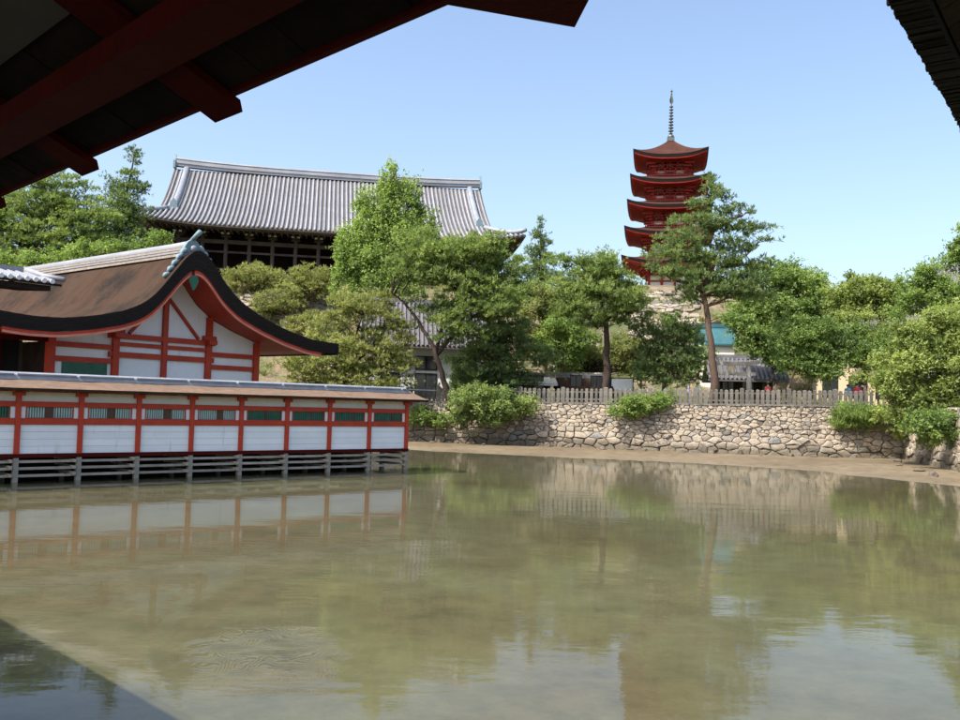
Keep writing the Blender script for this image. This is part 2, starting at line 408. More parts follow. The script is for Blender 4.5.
def water_material():
    m, nt, out = new_mat("shallow_tidal_water")
    geo = nt.nodes.new("ShaderNodeNewGeometry")
    def mapped(scale, rz=0.0):
        mp = nt.nodes.new("ShaderNodeMapping"); mp.inputs["Scale"].default_value = scale; mp.inputs["Rotation"].default_value = (0, 0, rz)
        nt.links.new(geo.outputs["Position"], mp.inputs[0]); return mp.outputs[0]
    def mul(a, k):
        n = nt.nodes.new("ShaderNodeMath"); n.operation = 'MULTIPLY'; nt.links.new(a, n.inputs[0])
        if hasattr(k, "is_linked"): nt.links.new(k, n.inputs[1])
        else: n.inputs[1].default_value = k
        return n.outputs[0]
    def addn(a, b):
        n = nt.nodes.new("ShaderNodeMath"); n.operation = 'ADD'; nt.links.new(a, n.inputs[0]); nt.links.new(b, n.inputs[1]); return n.outputs[0]
    swell = noise(nt, 0.9, 2, 0.5, mapped((0.45, 1.3, 1), rad(12)))
    chop = noise(nt, 3.2, 3, 0.55, mapped((0.6, 1.5, 1), rad(-18)))
    calm = ramp(nt, noise(nt, 0.07, 2, 0.5, mapped((0.6, 1.4, 1))), [(0.36, (0.30, 0.30, 0.30)), (0.64, (1, 1, 1))])
    # a fish has just turned: rings spreading over one patch of the surface
    def rings(cx, cy, rr, wl, amp):
        sx = nt.nodes.new("ShaderNodeVectorMath"); sx.operation = 'SUBTRACT'; nt.links.new(geo.outputs["Position"], sx.inputs[0]); sx.inputs[1].default_value = (cx, cy, 0)
        wv = nt.nodes.new("ShaderNodeTexNoise"); wv.inputs["Scale"].default_value = 1.6; wv.inputs["Detail"].default_value = 1; nt.links.new(sx.outputs[0], wv.inputs["Vector"])
        ln = nt.nodes.new("ShaderNodeVectorMath"); ln.operation = 'LENGTH'; nt.links.new(sx.outputs[0], ln.inputs[0])
        q = addn(ln.outputs["Value"], mul(wv.outputs["Fac"], 1.6))
        sn = nt.nodes.new("ShaderNodeMath"); sn.operation = 'SINE'; nt.links.new(mul(q, 2 * math.pi / wl), sn.inputs[0])
        fall = ramp(nt, mul(ln.outputs["Value"], 1.0 / rr), [(0.30, (1, 1, 1)), (1.0, (0, 0, 0))])
        return mul(mul(sn.outputs[0], fall), amp)
    h = addn(mul(swell, 0.0075), mul(chop, 0.0024))
    h = mul(h, calm)
    h = addn(h, mul(noise(nt, 11.0, 3, 0.6, mapped((0.7, 1.4, 1), rad(25))), 0.00022))
    rp = RIPPLE
    h = addn(h, rings(rp.x, rp.y, 1.15, 0.075, 0.0016))
    bn = nt.nodes.new("ShaderNodeBump"); bn.inputs["Strength"].default_value = 1.0; bn.inputs["Distance"].default_value = 1.0
    nt.links.new(h, bn.inputs["Height"])
    fr = nt.nodes.new("ShaderNodeFresnel"); fr.inputs[0].default_value = 1.33; nt.links.new(bn.outputs[0], fr.inputs[1])
    gl = nt.nodes.new("ShaderNodeBsdfGlossy"); gl.inputs["Roughness"].default_value = 0.015; nt.links.new(bn.outputs[0], gl.inputs["Normal"])
    tr = nt.nodes.new("ShaderNodeBsdfTransparent"); tr.inputs[0].default_value = (0.84, 0.87, 0.75, 1)
    df = nt.nodes.new("ShaderNodeBsdfDiffuse"); df.inputs[0].default_value = (0.155, 0.17, 0.125, 1)
    body = nt.nodes.new("ShaderNodeMixShader"); body.inputs[0].default_value = 0.11
    nt.links.new(tr.outputs[0], body.inputs[1]); nt.links.new(df.outputs[0], body.inputs[2])
    mx = nt.nodes.new("ShaderNodeMixShader"); nt.links.new(fr.outputs[0], mx.inputs[0])
    nt.links.new(body.outputs[0], mx.inputs[1]); nt.links.new(gl.outputs[0], mx.inputs[2])
    nt.links.new(mx.outputs[0], out.inputs[0])
    return m

_r = ray(268, 650); RIPPLE = EYE + _r * (-3.0 / _r.z)
water = sheet("water", np.linspace(-120, 60, 31), np.linspace(-80, 70, 26), lambda x, y: np.zeros_like(x), water_material(), smooth=False)

# hill and the street behind the sea wall
WALL = [(-60, 67.0), (-30, 66.5), (-4.0, 64.6), (6.0, 62.2), (14.5, 59.6), (21.0, 58.7), (27.6, 58.4), (24.9, 46.6), (24.0, 38.0), (26.0, 12.0)]
def wall_top(x):
    return np.interp(x, [-60, -4, 14, 27], [2.95, 3.05, 3.35, 3.55])
def wall_y(x):
    return np.interp(x, [-200, -60, -30, -4, 6, 14.5, 21, 27.6], [67, 67, 66.5, 64.6, 62.2, 59.6, 58.7, 58.4])
def hill_z(x, y):
    street = wall_top(x)
    west = (14.3 - street) * smooth01(72, 88, y)
    mid = (18.2 - street) * smooth01(75, 111, y)
    east = 3.5 * smooth01(84, 130, y)
    a = smooth01(4, 15, x); b = smooth01(40, 58, x)
    z = street + west * (1 - a) + (mid * (1 - b) + east * b) * a
    rough = smooth01(72, 78, y)
    return z + rough * (0.55 * vnoise(x * 0.16, y * 0.16, 11) + 0.22 * vnoise(x * 0.7, y * 0.7, 12)) - 0.02

def hill_material():
    m, nt, out = new_mat("earth_grass_and_scree")
    b = nt.nodes.new("ShaderNodeBsdfPrincipled"); v = coords(nt)
    earth = ramp(nt, noise(nt, 1.2, 8, 0.7, v), [(0.30, (0.12, 0.085, 0.055)), (0.55, (0.23, 0.17, 0.115)), (0.75, (0.33, 0.26, 0.19))])
    grass = ramp(nt, noise(nt, 2.2, 6, 0.7, v), [(0.30, (0.045, 0.065, 0.02)), (0.70, (0.12, 0.13, 0.045))])
    k = ramp(nt, noise(nt, 0.22, 6, 0.65, v), [(0.44, (0, 0, 0)), (0.58, (1, 1, 1))])
    c = mixc(nt, k, earth, grass)
    nt.links.new(c, b.inputs["Base Color"]); b.inputs["Roughness"].default_value = 0.95
    bn = nt.nodes.new("ShaderNodeBump"); bn.inputs["Strength"].default_value = 0.9; bn.inputs["Distance"].default_value = 0.25
    nt.links.new(noise(nt, 1.5, 8, 0.75, v), bn.inputs["Height"]); nt.links.new(bn.outputs[0], b.inputs["Normal"])
    nt.links.new(b.outputs[0], out.inputs[0])
    return m

M["hill"] = hill_material()
def hill_sheet():
    xs = np.concatenate([np.linspace(-400, -75, 14), np.linspace(-70, 80, 151), np.linspace(85, 400, 14)])
    vs = np.concatenate([np.linspace(0, 1, 6) * 6, 6 + np.linspace(1, 70, 70), np.linspace(85, 500, 12)])
    X, V = np.meshgrid(xs, vs)
    Y = wall_y(X) + 0.30 + V
    Z = hill_z(X, Y)
    co = np.stack([X, Y, Z], -1).reshape(-1, 3); nx = len(xs); ny = len(vs)
    i, j = np.meshgrid(np.arange(nx - 1), np.arange(ny - 1)); a = (j * nx + i).ravel()
    f = np.stack([a, a + 1, a + nx + 1, a + nx], -1)
    me = bpy.data.meshes.new("hill"); me.from_pydata(co.tolist(), [], f.tolist()); me.materials.append(M["hill"]); me.shade_smooth()
    o = bpy.data.objects.new("hill", me); COL.objects.link(o); o["kind"] = "structure"
hill_sheet()
# raised bank behind the short return of the sea wall on the right
mb = MB()
mb.prism([(27.75, 58.5, 3.45), (25.25, 46.6, 3.3), (24.4, 38, 3.2), (26.4, 12, 3.2), (90, 12, 3.2), (90, 58.5, 3.45)], (0, 0, -4.0))
o = mb.build("bank", M["hill"]); o["kind"] = "structure"

# ------------------------------------------------------------------ stone retaining wall, stone by stone
def clip_poly(poly, mx, my, nx, ny):
    res = []; n = len(poly)
    for i in range(n):
        a = poly[i]; b = poly[(i + 1) % n]
        da = (a[0] - mx) * nx + (a[1] - my) * ny; db = (b[0] - mx) * nx + (b[1] - my) * ny
        if da <= 0: res.append(a)
        if da * db < 0:
            t = da / (da - db); res.append((a[0] + (b[0] - a[0]) * t, a[1] + (b[1] - a[1]) * t))
    return res

def stone_cells(length, hfun, row0, row1, r, asp=(0.8, 2.5), jit=0.42):
    """irregular stones laid in rough courses: jittered rows of seeds, each taking the ground nearest to it"""
    seeds = []; z = 0.0; k = 0
    hmax = max(hfun(length * i / 40.0) for i in range(41))
    while z < hmax + 0.3:
        t = min(1, z / hmax); h = row0 + (row1 - row0) * t; h *= r.uniform(0.7, 1.35)
        s = -r.uniform(0, 0.8)
        while s < length + 0.8:
            w = h * r.uniform(*asp)
            seeds.append((s + w / 2 + r.uniform(-jit, jit) * w * 0.4, z + h / 2 + r.uniform(-jit, jit) * h, h)); s += w
        z += h
    P = np.array(seeds); out = []
    ax = 0.54
    for i, (sx, sz, h) in enumerate(seeds):
        d = np.hypot((P[:, 0] - sx) * ax, P[:, 1] - sz); nb = np.argsort(d)[1:15]
        poly = [(sx - 2.2, sz - 1.4), (sx + 2.2, sz - 1.4), (sx + 2.2, sz + 1.4), (sx - 2.2, sz + 1.4)]
        for j in nb:
            qx, qz = P[j, 0], P[j, 1]
            nx, nz = (qx - sx) * ax * ax, qz - sz
            mx, mz = (qx + sx) / 2, (qz + sz) / 2
            poly = clip_poly(poly, mx, mz, nx, nz)
            if len(poly) < 3: break
        poly = clip_poly(poly, 0, 0, 0, -1) if len(poly) >= 3 else []
        if len(poly) >= 3: poly = clip_poly(poly, 0, 0, -1, 0)
        if len(poly) >= 3: poly = clip_poly(poly, length, 0, 1, 0)
        if len(poly) >= 3:
            top = hfun(min(max(sx, 0), length)); poly = clip_poly(poly, 0, top, 0, 1)
        if len(poly) >= 3:
            area = 0.5 * abs(sum(poly[k][0] * poly[(k + 1) % len(poly)][1] - poly[(k + 1) % len(poly)][0] * poly[k][1] for k in range(len(poly))))
            if area > 0.006:
                sz = math.sqrt(area); q = []
                for k in range(len(poly)):          # broken, uneven edges
                    a, b = poly[k], poly[(k + 1) % len(poly)]
                    q.append((a[0] + r.uniform(-.03, .03) * sz, a[1] + r.uniform(-.03, .03) * sz))
                    if math.hypot(a[0] - b[0], a[1] - b[1]) > 0.30 * sz:
                        t = r.uniform(0.35, 0.65); q.append((a[0] + (b[0] - a[0]) * t + r.uniform(-.06, .06) * sz, a[1] + (b[1] - a[1]) * t + r.uniform(-.06, .06) * sz))
                out.append((q, area))
    return out

def stone_geo(poly, tf, r, joint=0.014, proud=(0.05, 0.21)):
    """verts and faces of one stone; tf(s, z, out) -> world point"""
    n = len(poly); cx = sum(p[0] for p in poly) / n; cz = sum(p[1] for p in poly) / n
    size = math.sqrt(max(0.01, max((p[0] - cx) ** 2 + (p[1] - cz) ** 2 for p in poly)))
    k0 = max(0.55, 1 - joint * r.uniform(0.5, 2.0) / size); p0 = r.uniform(*proud) * min(1, size / 0.4)
    vs = []
    rows = ((k0, -0.10), (k0 * 0.99, p0 * 0.45), (k0 * r.uniform(0.80, 0.9), p0), (k0 * 0.42, p0 + 0.04 * size))
    jit = [(r.uniform(-.05, .05) * size, r.uniform(-.05, .05) * size) for _ in range(n)]
    for kk, out in rows:
        for (x, z), (jx, jz) in zip(poly, jit):
            j = 1 if kk < k0 * 0.95 else 0.0
            vs.append(tf(cx + (x - cx) * kk + jx * j, cz + (z - cz) * kk + jz * j, out + r.uniform(-0.012, 0.012)))
    fs = []
    for i in range(3):
        for q in range(n):
            q2 = (q + 1) % n
            fs.append((i * n + q, i * n + q2, (i + 1) * n + q2, (i + 1) * n + q))
    fs.append(tuple(3 * n + q for q in range(n)))
    return vs, fs

def stone_material():
    m, nt, out = new_mat("sea_wall_stone")
    b = nt.nodes.new("ShaderNodeBsdfPrincipled"); v = coords(nt)
    t = attr(nt)
    base = ramp(nt, t, [(0.0, (0.15, 0.14, 0.125)), (0.25, (0.295, 0.25, 0.20)), (0.5, (0.375, 0.335, 0.28)), (0.75, (0.38, 0.315, 0.245)), (1.0, (0.21, 0.21, 0.205))])
    f = ramp(nt, noise(nt, 4.0, 8, 0.7, v), [(0.3, (0.65, 0.64, 0.62)), (0.6, (1.05, 1.04, 1.02)), (0.8, (1.2, 1.18, 1.15))])
    c = mixc(nt, 1.0, base, f, 'MULTIPLY')
    # weed and tide stain up to the high-water line
    sep = nt.nodes.new("ShaderNodeSeparateXYZ"); g = nt.nodes.new("ShaderNodeNewGeometry"); nt.links.new(g.outputs["Position"], sep.inputs[0])
    ad = nt.nodes.new("ShaderNodeMath"); ad.operation = 'ADD'; nt.links.new(sep.outputs[2], ad.inputs[0])
    ns = nt.nodes.new("ShaderNodeMath"); ns.operation = 'MULTIPLY'; nt.links.new(noise(nt, 0.6, 4, 0.6, v), ns.inputs[0]); ns.inputs[1].default_value = -1.0
    nt.links.new(ns.outputs[0], ad.inputs[1])
    tide = ramp(nt, ad.outputs[0], [(0.05, (1, 1, 1)), (0.45, (0, 0, 0))])
    c = mixc(nt, mixc(nt, 0.8, (0, 0, 0), tide), c, (0.10, 0.085, 0.06))
    grey_patch = ramp(nt, noise(nt, 0.8, 6, 0.7, v), [(0.56, (0, 0, 0)), (0.66, (1, 1, 1))])  # random grey patches over the stones
    c = mixc(nt, mixc(nt, 0.55, (0, 0, 0), grey_patch), c, (0.20, 0.195, 0.18))
    nt.links.new(c, b.inputs["Base Color"]); b.inputs["Roughness"].default_value = 0.9; b.inputs["Specular IOR Level"].default_value = 0.2
    bn = nt.nodes.new("ShaderNodeBump"); bn.inputs["Strength"].default_value = 0.7; bn.inputs["Distance"].default_value = 0.05
    nt.links.new(noise(nt, 7.0, 8, 0.7, v), bn.inputs["Height"]); nt.links.new(bn.outputs[0], b.inputs["Normal"])
    nt.links.new(b.outputs[0], out.inputs[0])
    return m
M["wall_stone"] = stone_material()

def run_of(pts):
    """arc-length parametrisation of a wall line"""
    P = [Vector((p[0], p[1], 0)) for p in pts]; S = [0.0]
    for a, b in zip(P[:-1], P[1:]): S.append(S[-1] + (b - a).length)
    def f(s):
        s = min(max(s, 0), S[-1] - 1e-6); k = 0
        while S[k + 1] <= s: k += 1
        t = (s - S[k]) / (S[k + 1] - S[k]); d = (P[k + 1] - P[k]).normalized()
        # blend the direction near the bends
        return P[k].lerp(P[k + 1], t), d
    return f, S[-1]

def retaining_wall(name, label, pts, z0, row0, row1, seed, batter=0.13, back=(0, 0)):
    r = random.Random(seed)
    f, L = run_of(pts)
    def hfun(s):
        p, d = f(s); return float(wall_top(p.x)) - z0
    def tf(s, z, out):
        p, d = f(s); nrm = Vector((d.y, -d.x, 0))          # towards the water
        q = p + nrm * (out - batter * z); return Vector((q.x, q.y, z0 + z))
    root = thing(name, label, "wall", loc=(pts[0][0], pts[0][1], z0))
    off = Vector((pts[0][0], pts[0][1], z0))
    core = MB(); rows = []
    ns = 60
    for zz in (-0.6, 0.0, 1.0):
        rows.append([tf(L * i / ns, (zz if zz < 1 else hfun(L * i / ns) - 0.03), -0.05) - off for i in range(ns + 1)])
    rows.append([rows[-1][i] + Vector((-(f(L * i / ns)[1].y), f(L * i / ns)[1].x, 0)) * 0.9 for i in range(ns + 1)])
    core.grid(rows); core.build("earth_core", M["joint"], root)
    cells = stone_cells(L, hfun, row0, row1, r)
    def view_area(c):
        p, d = f(sum(q[0] for q in c[0]) / len(c[0])); return c[1] / (p.length ** 2)
    cells.sort(key=view_area, reverse=True)
    rest = MB()
    for k, (poly, area) in enumerate(cells):
        vs, fs = stone_geo(poly, tf, r)
        vs = [v - off for v in vs]; t = min(1, max(0, r.gauss(0.5, 0.26)))
        if k < 300:
            mb = MB(); mb.add(vs, fs, t); mb.build("stone", M["wall_stone"], root)
        else:
            rest.add(vs, fs, t)
    if rest.v: rest.build("small_stones", M["wall_stone"], root, kind="stuff")
    return root
retaining_wall("retaining_wall", "long retaining wall of irregular tan stones behind the sandy shore", [(-7.5, 64.9), (-4.0, 64.6), (6.0, 62.2), (14.5, 59.6), (21.0, 58.7), (27.6, 58.4)], 0.08, 0.42, 0.135, 5)
retaining_wall("retaining_wall", "shaded return of the stone wall under the large tree at the right edge", [(27.6, 58.4), (24.9, 46.6), (24.2, 40.0)], 0.08, 0.56, 0.40, 9)
mb = MB()
mb.grid([[(-60, 67, -0.5), (-30, 66.5, -0.5), (-7.5, 64.9, -0.5)], [(-60, 67.3, 2.95), (-30, 66.8, 3.0), (-7.5, 65.25, 3.02)], [(-60, 68.5, 2.95), (-30, 68.0, 3.0), (-7.5, 66.4, 3.02)]])
tag(mb.build("retaining_wall", M["wall_stone"]), "far left run of the stone wall hidden behind the covered corridor", "wall")

# ------------------------------------------------------------------ stone picket fence on the wall
def stone_fence():
    f, L = run_of([(-9.0, 65.9), (-4.0, 65.4), (6.0, 63.0), (14.5, 60.4), (21.0, 59.5), (26.0, 59.3)])
    p0, _ = f(0); root = thing("stone_fence", "grey stone picket fence along the top of the retaining wall", "fence", loc=(p0.x, p0.y, 3.0))
    off = Vector((p0.x, p0.y, 3.0)); r = random.Random(4)
    s = 0.1; k = 0
    meshes = []
    for q in range(5):
        mb = MB(); w = 0.09 + 0.006 * q
        t = (0.15, 0.4, 0.6, 0.8, 1.0)[q]
        mb.box(-w, w, -0.065, 0.065, 0, 1.02, t)
        mb.add([(-w, -.065, 1.02), (w, -.065, 1.02), (w, .065, 1.02), (-w, .065, 1.02), (0, 0, 1.07)], [(0, 1, 4), (1, 2, 4), (2, 3, 4), (3, 0, 4)], t)
        meshes.append(mb.mesh("post", M["stone"]))
    while s < L:
        p, d = f(s); z = float(wall_top(p.x)) - 0.02
        big = (k % 9 == 0)
        o = place("post", r.choice(meshes), root, Vector((p.x, p.y, z)) - off, math.atan2(d.y, d.x) + r.uniform(-.04, .04), (1.45, 1.45, 1.10) if big else (1, 1, r.uniform(0.97, 1.03)))
        o.rotation_euler = (r.uniform(-.015, .015), r.uniform(-.015, .015), o.rotation_euler[2])
        s += 0.335; k += 1
    for h in (0.30, 0.80):
        mb = MB(); n = 40; rows = []
        for i in range(n):
            a, d = f(L * i / n); b, _ = f(L * (i + 1) / n)
            za = float(wall_top(a.x)) + h; zb = float(wall_top(b.x)) + h
            mb.bar(Vector((a.x, a.y, za)) - off, Vector((b.x, b.y, zb)) - off, 0.07, 0.09, tint=r.random())
        mb.build("rail", M["stone"], root)
    mb = MB(); n = 30
    for i in range(n):
        a, d = f(L * i / n); b, _ = f(L * (i + 0.98) / n)
        mb.bar(Vector((a.x, a.y, float(wall_top(a.x)) + 0.03)) - off, Vector((b.x, b.y, float(wall_top(b.x)) + 0.03)) - off, 0.34, 0.14, tint=r.random())
    mb.build("coping", M["stone"], root)
stone_fence()

def loose_rocks():
    r = random.Random(31); meshes = []
    for q in range(6):
        bm = bmesh.new(); bmesh.ops.create_icosphere(bm, subdivisions=2, radius=1.0)
        sx, sy, sz = r.uniform(0.8, 1.3), r.uniform(0.7, 1.0), r.uniform(0.45, 0.75)
        ph = [r.uniform(0, 6) for _ in range(6)]
        for v in bm.verts:
            c = v.co; k = 1 + 0.16 * math.sin(3 * c.x + ph[0]) + 0.14 * math.sin(4 * c.y + ph[1]) + 0.12 * math.sin(5 * c.z + ph[2]) + 0.06 * r.uniform(-1, 1)
            v.co = (c.x * k * sx, c.y * k * sy, c.z * k * sz)
        me = bpy.data.meshes.new("loose_rock"); bm.to_mesh(me); bm.free(); me.materials.append(M["wall_stone"])
        a = me.attributes.new("tint", 'FLOAT', 'FACE'); a.data.foreach_set("value", [(0.0, 0.2, 0.4, 0.6, 0.1, 0.9)[q]] * len(me.polygons)); meshes.append(me)
    xs_ = [-3.2, -1.5, 0.4, 2.6, 4.8, 6.1, 8.4, 10.2, 11.0, 13.6, 15.2, 17.0, 18.1, 19.9, 21.6, 23.0, 24.3, 25.4, 26.0, 24.0, 23.4, 22.6]
    for k, x in enumerate(xs_):
        if k < 18: y = float(wall_y(x)) - 0.35 - r.random() ** 2 * 1.6
        else: y = (55.0, 50.5, 47.0, 44.0)[k - 18]; x -= 0.4
        s = r.uniform(0.14, 0.34); z = float(bed_z(np.array(x), np.array(y)))
        o = bpy.data.objects.new("loose_rock", r.choice(meshes)); COL.objects.link(o)
        o.location = (x, y, z + s * 0.18); o.scale = (s, s, s); o.rotation_euler = (0, 0, r.uniform(0, 6.28))
        tag(o, "loose rock lying on the sand at the foot of the retaining wall", "rock", "loose rocks on the sand")
loose_rocks()

# ------------------------------------------------------------------ covered corridor standing in the water
def corridor():
    fr = Frame((-15.24, 29.85, 0), rad(41.03))
    root = thing("covered_corridor", "long low vermilion corridor with white panels standing in the shallow water", "corridor", fr)
    B = 1.99; r = random.Random(12)
    n0, n1 = -5, 8
    xa, xb = n0 * B, n1 * B
    post = MB(); post.box(-0.085, 0.085, -0.10, 0.09, 0.80, 3.0); post_me = post.mesh("post", M["vermilion"])
    stilt = MB(); stilt.box(-0.08, 0.08, -0.10, 0.08, -0.55, 0.795); stilt_me = stilt.mesh("stilt", M["old_wood"])
    arm = MB(); arm.box(-0.19, 0.19, -0.13, 0.07, 2.86, 2.995); arm_me = arm.mesh("bracket_arm", M["vermilion"])
    crs = []
    for k in range(3):
        mb = MB(); z = (0.20, 0.44, 0.66)[k]
        mb.box(-0.045, 0.045, -0.30, 1.9, z, z + 0.10, 0.3 + 0.3 * k); crs.append(mb.mesh("cross_tie", M["old_wood"]))
    for k in range(n0, n1 + 1):
        x = k * B
        p = place("post", post_me, root, (x, 0, 0)); place("bracket_arm", arm_me, p)
        place("stilt", stilt_me, root, (x, 0, 0)); place("stilt", stilt_me, root, (x + r.uniform(-.05, .05), 1.8, 0))
        place("post", post_me, root, (x, 1.8, 0))
        if k > n0:
            for c in crs: place("cross_tie", c, root, (x - 0.20, 0, r.uniform(-.02, .02)))
    # bays
    for k in range(n0, n1):
        x0 = k * B + 0.085; x1 = (k + 1) * B - 0.085
        # white boarding below the sill: four boards with fine joints
        nb = 4; h = (1.90 - 0.93) / nb
        pan = bpy.data.objects.new("panel", None)
        for j in range(nb):
            mb = MB(); z = 0.93 + j * h; y = r.uniform(-0.004, 0.004)
            mb.box(x0 - 0.01, x1 + 0.01, -0.02 + y, 0.02 + y, z + 0.004, z + h - 0.003, r.random())
            mb.build("panel_board", M["white"], root)
        mb = MB(); mb.box(x0 - 0.01, x1 + 0.01, 0.025, 0.04, 0.93, 1.90); mb.build("panel_backing", M["old_wood"], root)
        mb = MB(); mb.box(x0 - 0.01, x1 + 0.01, -0.015, 0.02, 2.675, 2.99); mb.build("frieze_panel", M["plaster_warm"], root)
        for xs_ in (x0, x1 - 0.15):
            mb = MB(); mb.box(xs_, xs_ + 0.15, -0.02, 0.02, 2.112, 2.498); mb.build("side_panel", M["white"], root)
        w0, w1 = x0 + 0.15, x1 - 0.15
        mb = MB()
        for (a, b, c, d) in ((w0, w0 + 0.035, 2.112, 2.498), (w1 - 0.035, w1, 2.112, 2.498), (w0 + 0.036, w1 - 0.036, 2.112, 2.130), (w0 + 0.036, w1 - 0.036, 2.485, 2.498)):
            mb.box(a, b, -0.045, 0.03, c, d)
        wf = mb.build("window_frame", M["vermilion"], root)
        mb = MB(); x = w0 + 0.05
        pale = k < 4
        while x < w1 - 0.07:
            mb.box(x, x + (0.045 if pale else 0.06), 0.0, 0.03, 2.131, 2.484, r.random()); x += 0.082
        mb.build("lattice", M["pale_slat"] if (pale and k >= 0) else M["green_slat"], wf)
        mb = MB(); xm = (w0 + w1) / 2 - 0.16 + 0.05 * k
        mb.box(xm, xm + (0.28 if pale else 0.10), -0.012, -0.002, 2.131, 2.484); mb.build("mullion", M["mullion"], wf)
        mb = MB(); mb.box(w0 + 0.056, w1 - 0.056, 0.06, 0.07, 2.131, 2.484); mb.build("shade_board", M["pale_shade"] if (pale and k >= 0) else M["green_slat"], wf)
        # rails between the stilts
        for z in (0.16, 0.40, 0.63):
            mb = MB(); y = r.uniform(-0.02, 0.02)
            mb.box(x0 - 0.02, x1 + 0.02, -0.06 + y, 0.02 + y, z, z + 0.085, r.random()); mb.build("stilt_rail", M["old_wood"], root)
    mb = MB(); mb.box(xa, xb, -0.07, 0.06, 2.50, 2.675); mb.build("lintel_beam", M["vermilion"], root)
    mb = MB(); mb.box(xa, xb, -0.075, 0.06, 1.905, 2.11); mb.build("sill_beam", M["vermilion"], root)
    mb = MB(); mb.box(xa, xb + 0.1, -0.115, 0.06, 0.80, 0.925); mb.build("ground_beam", M["shaded_red"], root)
    mb = MB(); mb.box(xa, xb + 0.55, -0.06, 0.06, 3.0, 3.10); mb.box(xa, xb + 0.55, 1.74, 1.86, 3.0, 3.10); mb.build("wall_plate", M["vermilion"], root)
    mb = MB(); mb.box(xb - 0.03, xb + 0.03, 0.1, 1.72, 0.93, 1.9); mb.build("end_panel", M["white"], root)
    x = xa
    while x < xb:                                            # floor boards
        mb = MB(); w = 0.30; mb.box(x, x + w - 0.012, -0.05, 1.88, 0.84, 0.90, r.random()); mb.build("floor_board", M["old_wood"], root); x += w
    mb = MB(); mb.box(xa, xb - 0.5, 1.90, 1.95, -0.3, 0.80); mb.build("underfloor_shade", M["dark_wood"], root)  # dark sheet added behind the stilts for the shade below the floor
    mb = MB(); mb.box(xa, xb, 1.78, 1.83, 0.93, 3.0); mb.build("back_wall", M["white"], root)
    # roof: bark slopes with a thick pale eave edge and a grey metal ridge
    xe = xb + 0.75
    mb = MB()
    prof = [(-0.62, 3.10), (-0.2, 3.20), (0.25, 3.315), (0.9, 3.52), (1.55, 3.315), (2.0, 3.20), (2.42, 3.10)]
    nseg = 70; xsr = [xa - 0.3 + (xe - xa + 0.3) * i / nseg for i in range(nseg + 1)]
    mb.grid([[(x, y, z + 0.014 * math.sin(x * 2.3) * 0.5 + r.uniform(-.006, .006)) for x in xsr] for y, z in prof])
    rf = mb.build("roof", M["bark_pale"], root, smooth=True)
    mb = MB()
    for s in (0, 1):
        y0 = -0.62 if s == 0 else 2.42
        mb.grid([[(x, y0, 3.115 + r.uniform(-.004, .004)) for x in xsr], [(x, y0 + (0.03 if s == 0 else -0.03), 3.02 + r.uniform(-.006, .006)) for x in xsr], [(x, 0.9 if False else (0.2 if s == 0 else 1.6), 3.16) for x in xsr]])
    mb.build("eave_edge", M["bark"], rf)
    mb = MB(); mb.prism([(xe, -0.62, 3.03), (xe, -0.62, 3.10), (xe, 0.25, 3.315), (xe, 0.9, 3.52), (xe, 1.55, 3.315), (xe, 2.42, 3.10), (xe, 2.42, 3.03), (xe, 0.9, 3.40)], (-0.05, 0, 0)); mb.build("verge_board", M["shaded_red"], rf)
    mb = MB()
    mb.prism([(xa - 0.3, 0.48, 3.40), (xa - 0.3, 0.52, 3.56), (xa - 0.3, 0.9, 3.66), (xa - 0.3, 1.28, 3.56), (xa - 0.3, 1.32, 3.40)], (xe - xa + 0.05, 0, 0))
    cap = mb.build("ridge_cap", M["copper"], rf)
    x = xa
    while x < xe - 0.5:
        mb = MB(); mb.bar((x, 0.50, 3.575), (x + 1.9, 0.50, 3.575), 0.045, 0.05); mb.build("cap_seam", M["copper"], cap); x += 2.0
    x = xa + 0.15
    while x < xe - 0.1:
        mb = MB(); mb.bar((x, -0.56, 3.02), (x, 0.0, 3.10), 0.06, 0.06); mb.build("rafter", M["vermilion"], rf); x += 0.5
corridor()

# ------------------------------------------------------------------ shrine hall with the swept gable
HALL = Frame((-14.44, 41.0, 0), rad(51))
TOPL = [(-8.9, 6.05), (-8.2, 5.98), (-7.1, 5.88), (-5.85, 5.90), (-4.5, 6.12), (-3.25, 6.45), (-2.35, 6.88), (-1.7, 7.48), (-1.15, 8.22), (-0.6, 8.95), (-0.2, 9.40), (0.1, 9.53), (0.45, 9.42), (0.8, 9.12), (1.2, 8.60), (1.65, 8.06), (2.5, 7.38), (3.65, 6.84), (5.05, 6.35), (6.75, 5.97), (8.55, 5.88)]
def top_z(x):
    return float(np.interp(x, [p[0] for p in TOPL], [p[1] for p in TOPL]))
_xs = np.linspace(-8.9, 8.55, 120)
_zs = np.interp(_xs, [p[0] for p in TOPL], [p[1] for p in TOPL])
for _ in range(6): _zs[1:-1] = 0.25 * _zs[:-2] + 0.5 * _zs[1:-1] + 0.25 * _zs[2:]
def thick(x):
    return 0.54 + 0.32 * math.exp(-(x / 2.6) ** 2)
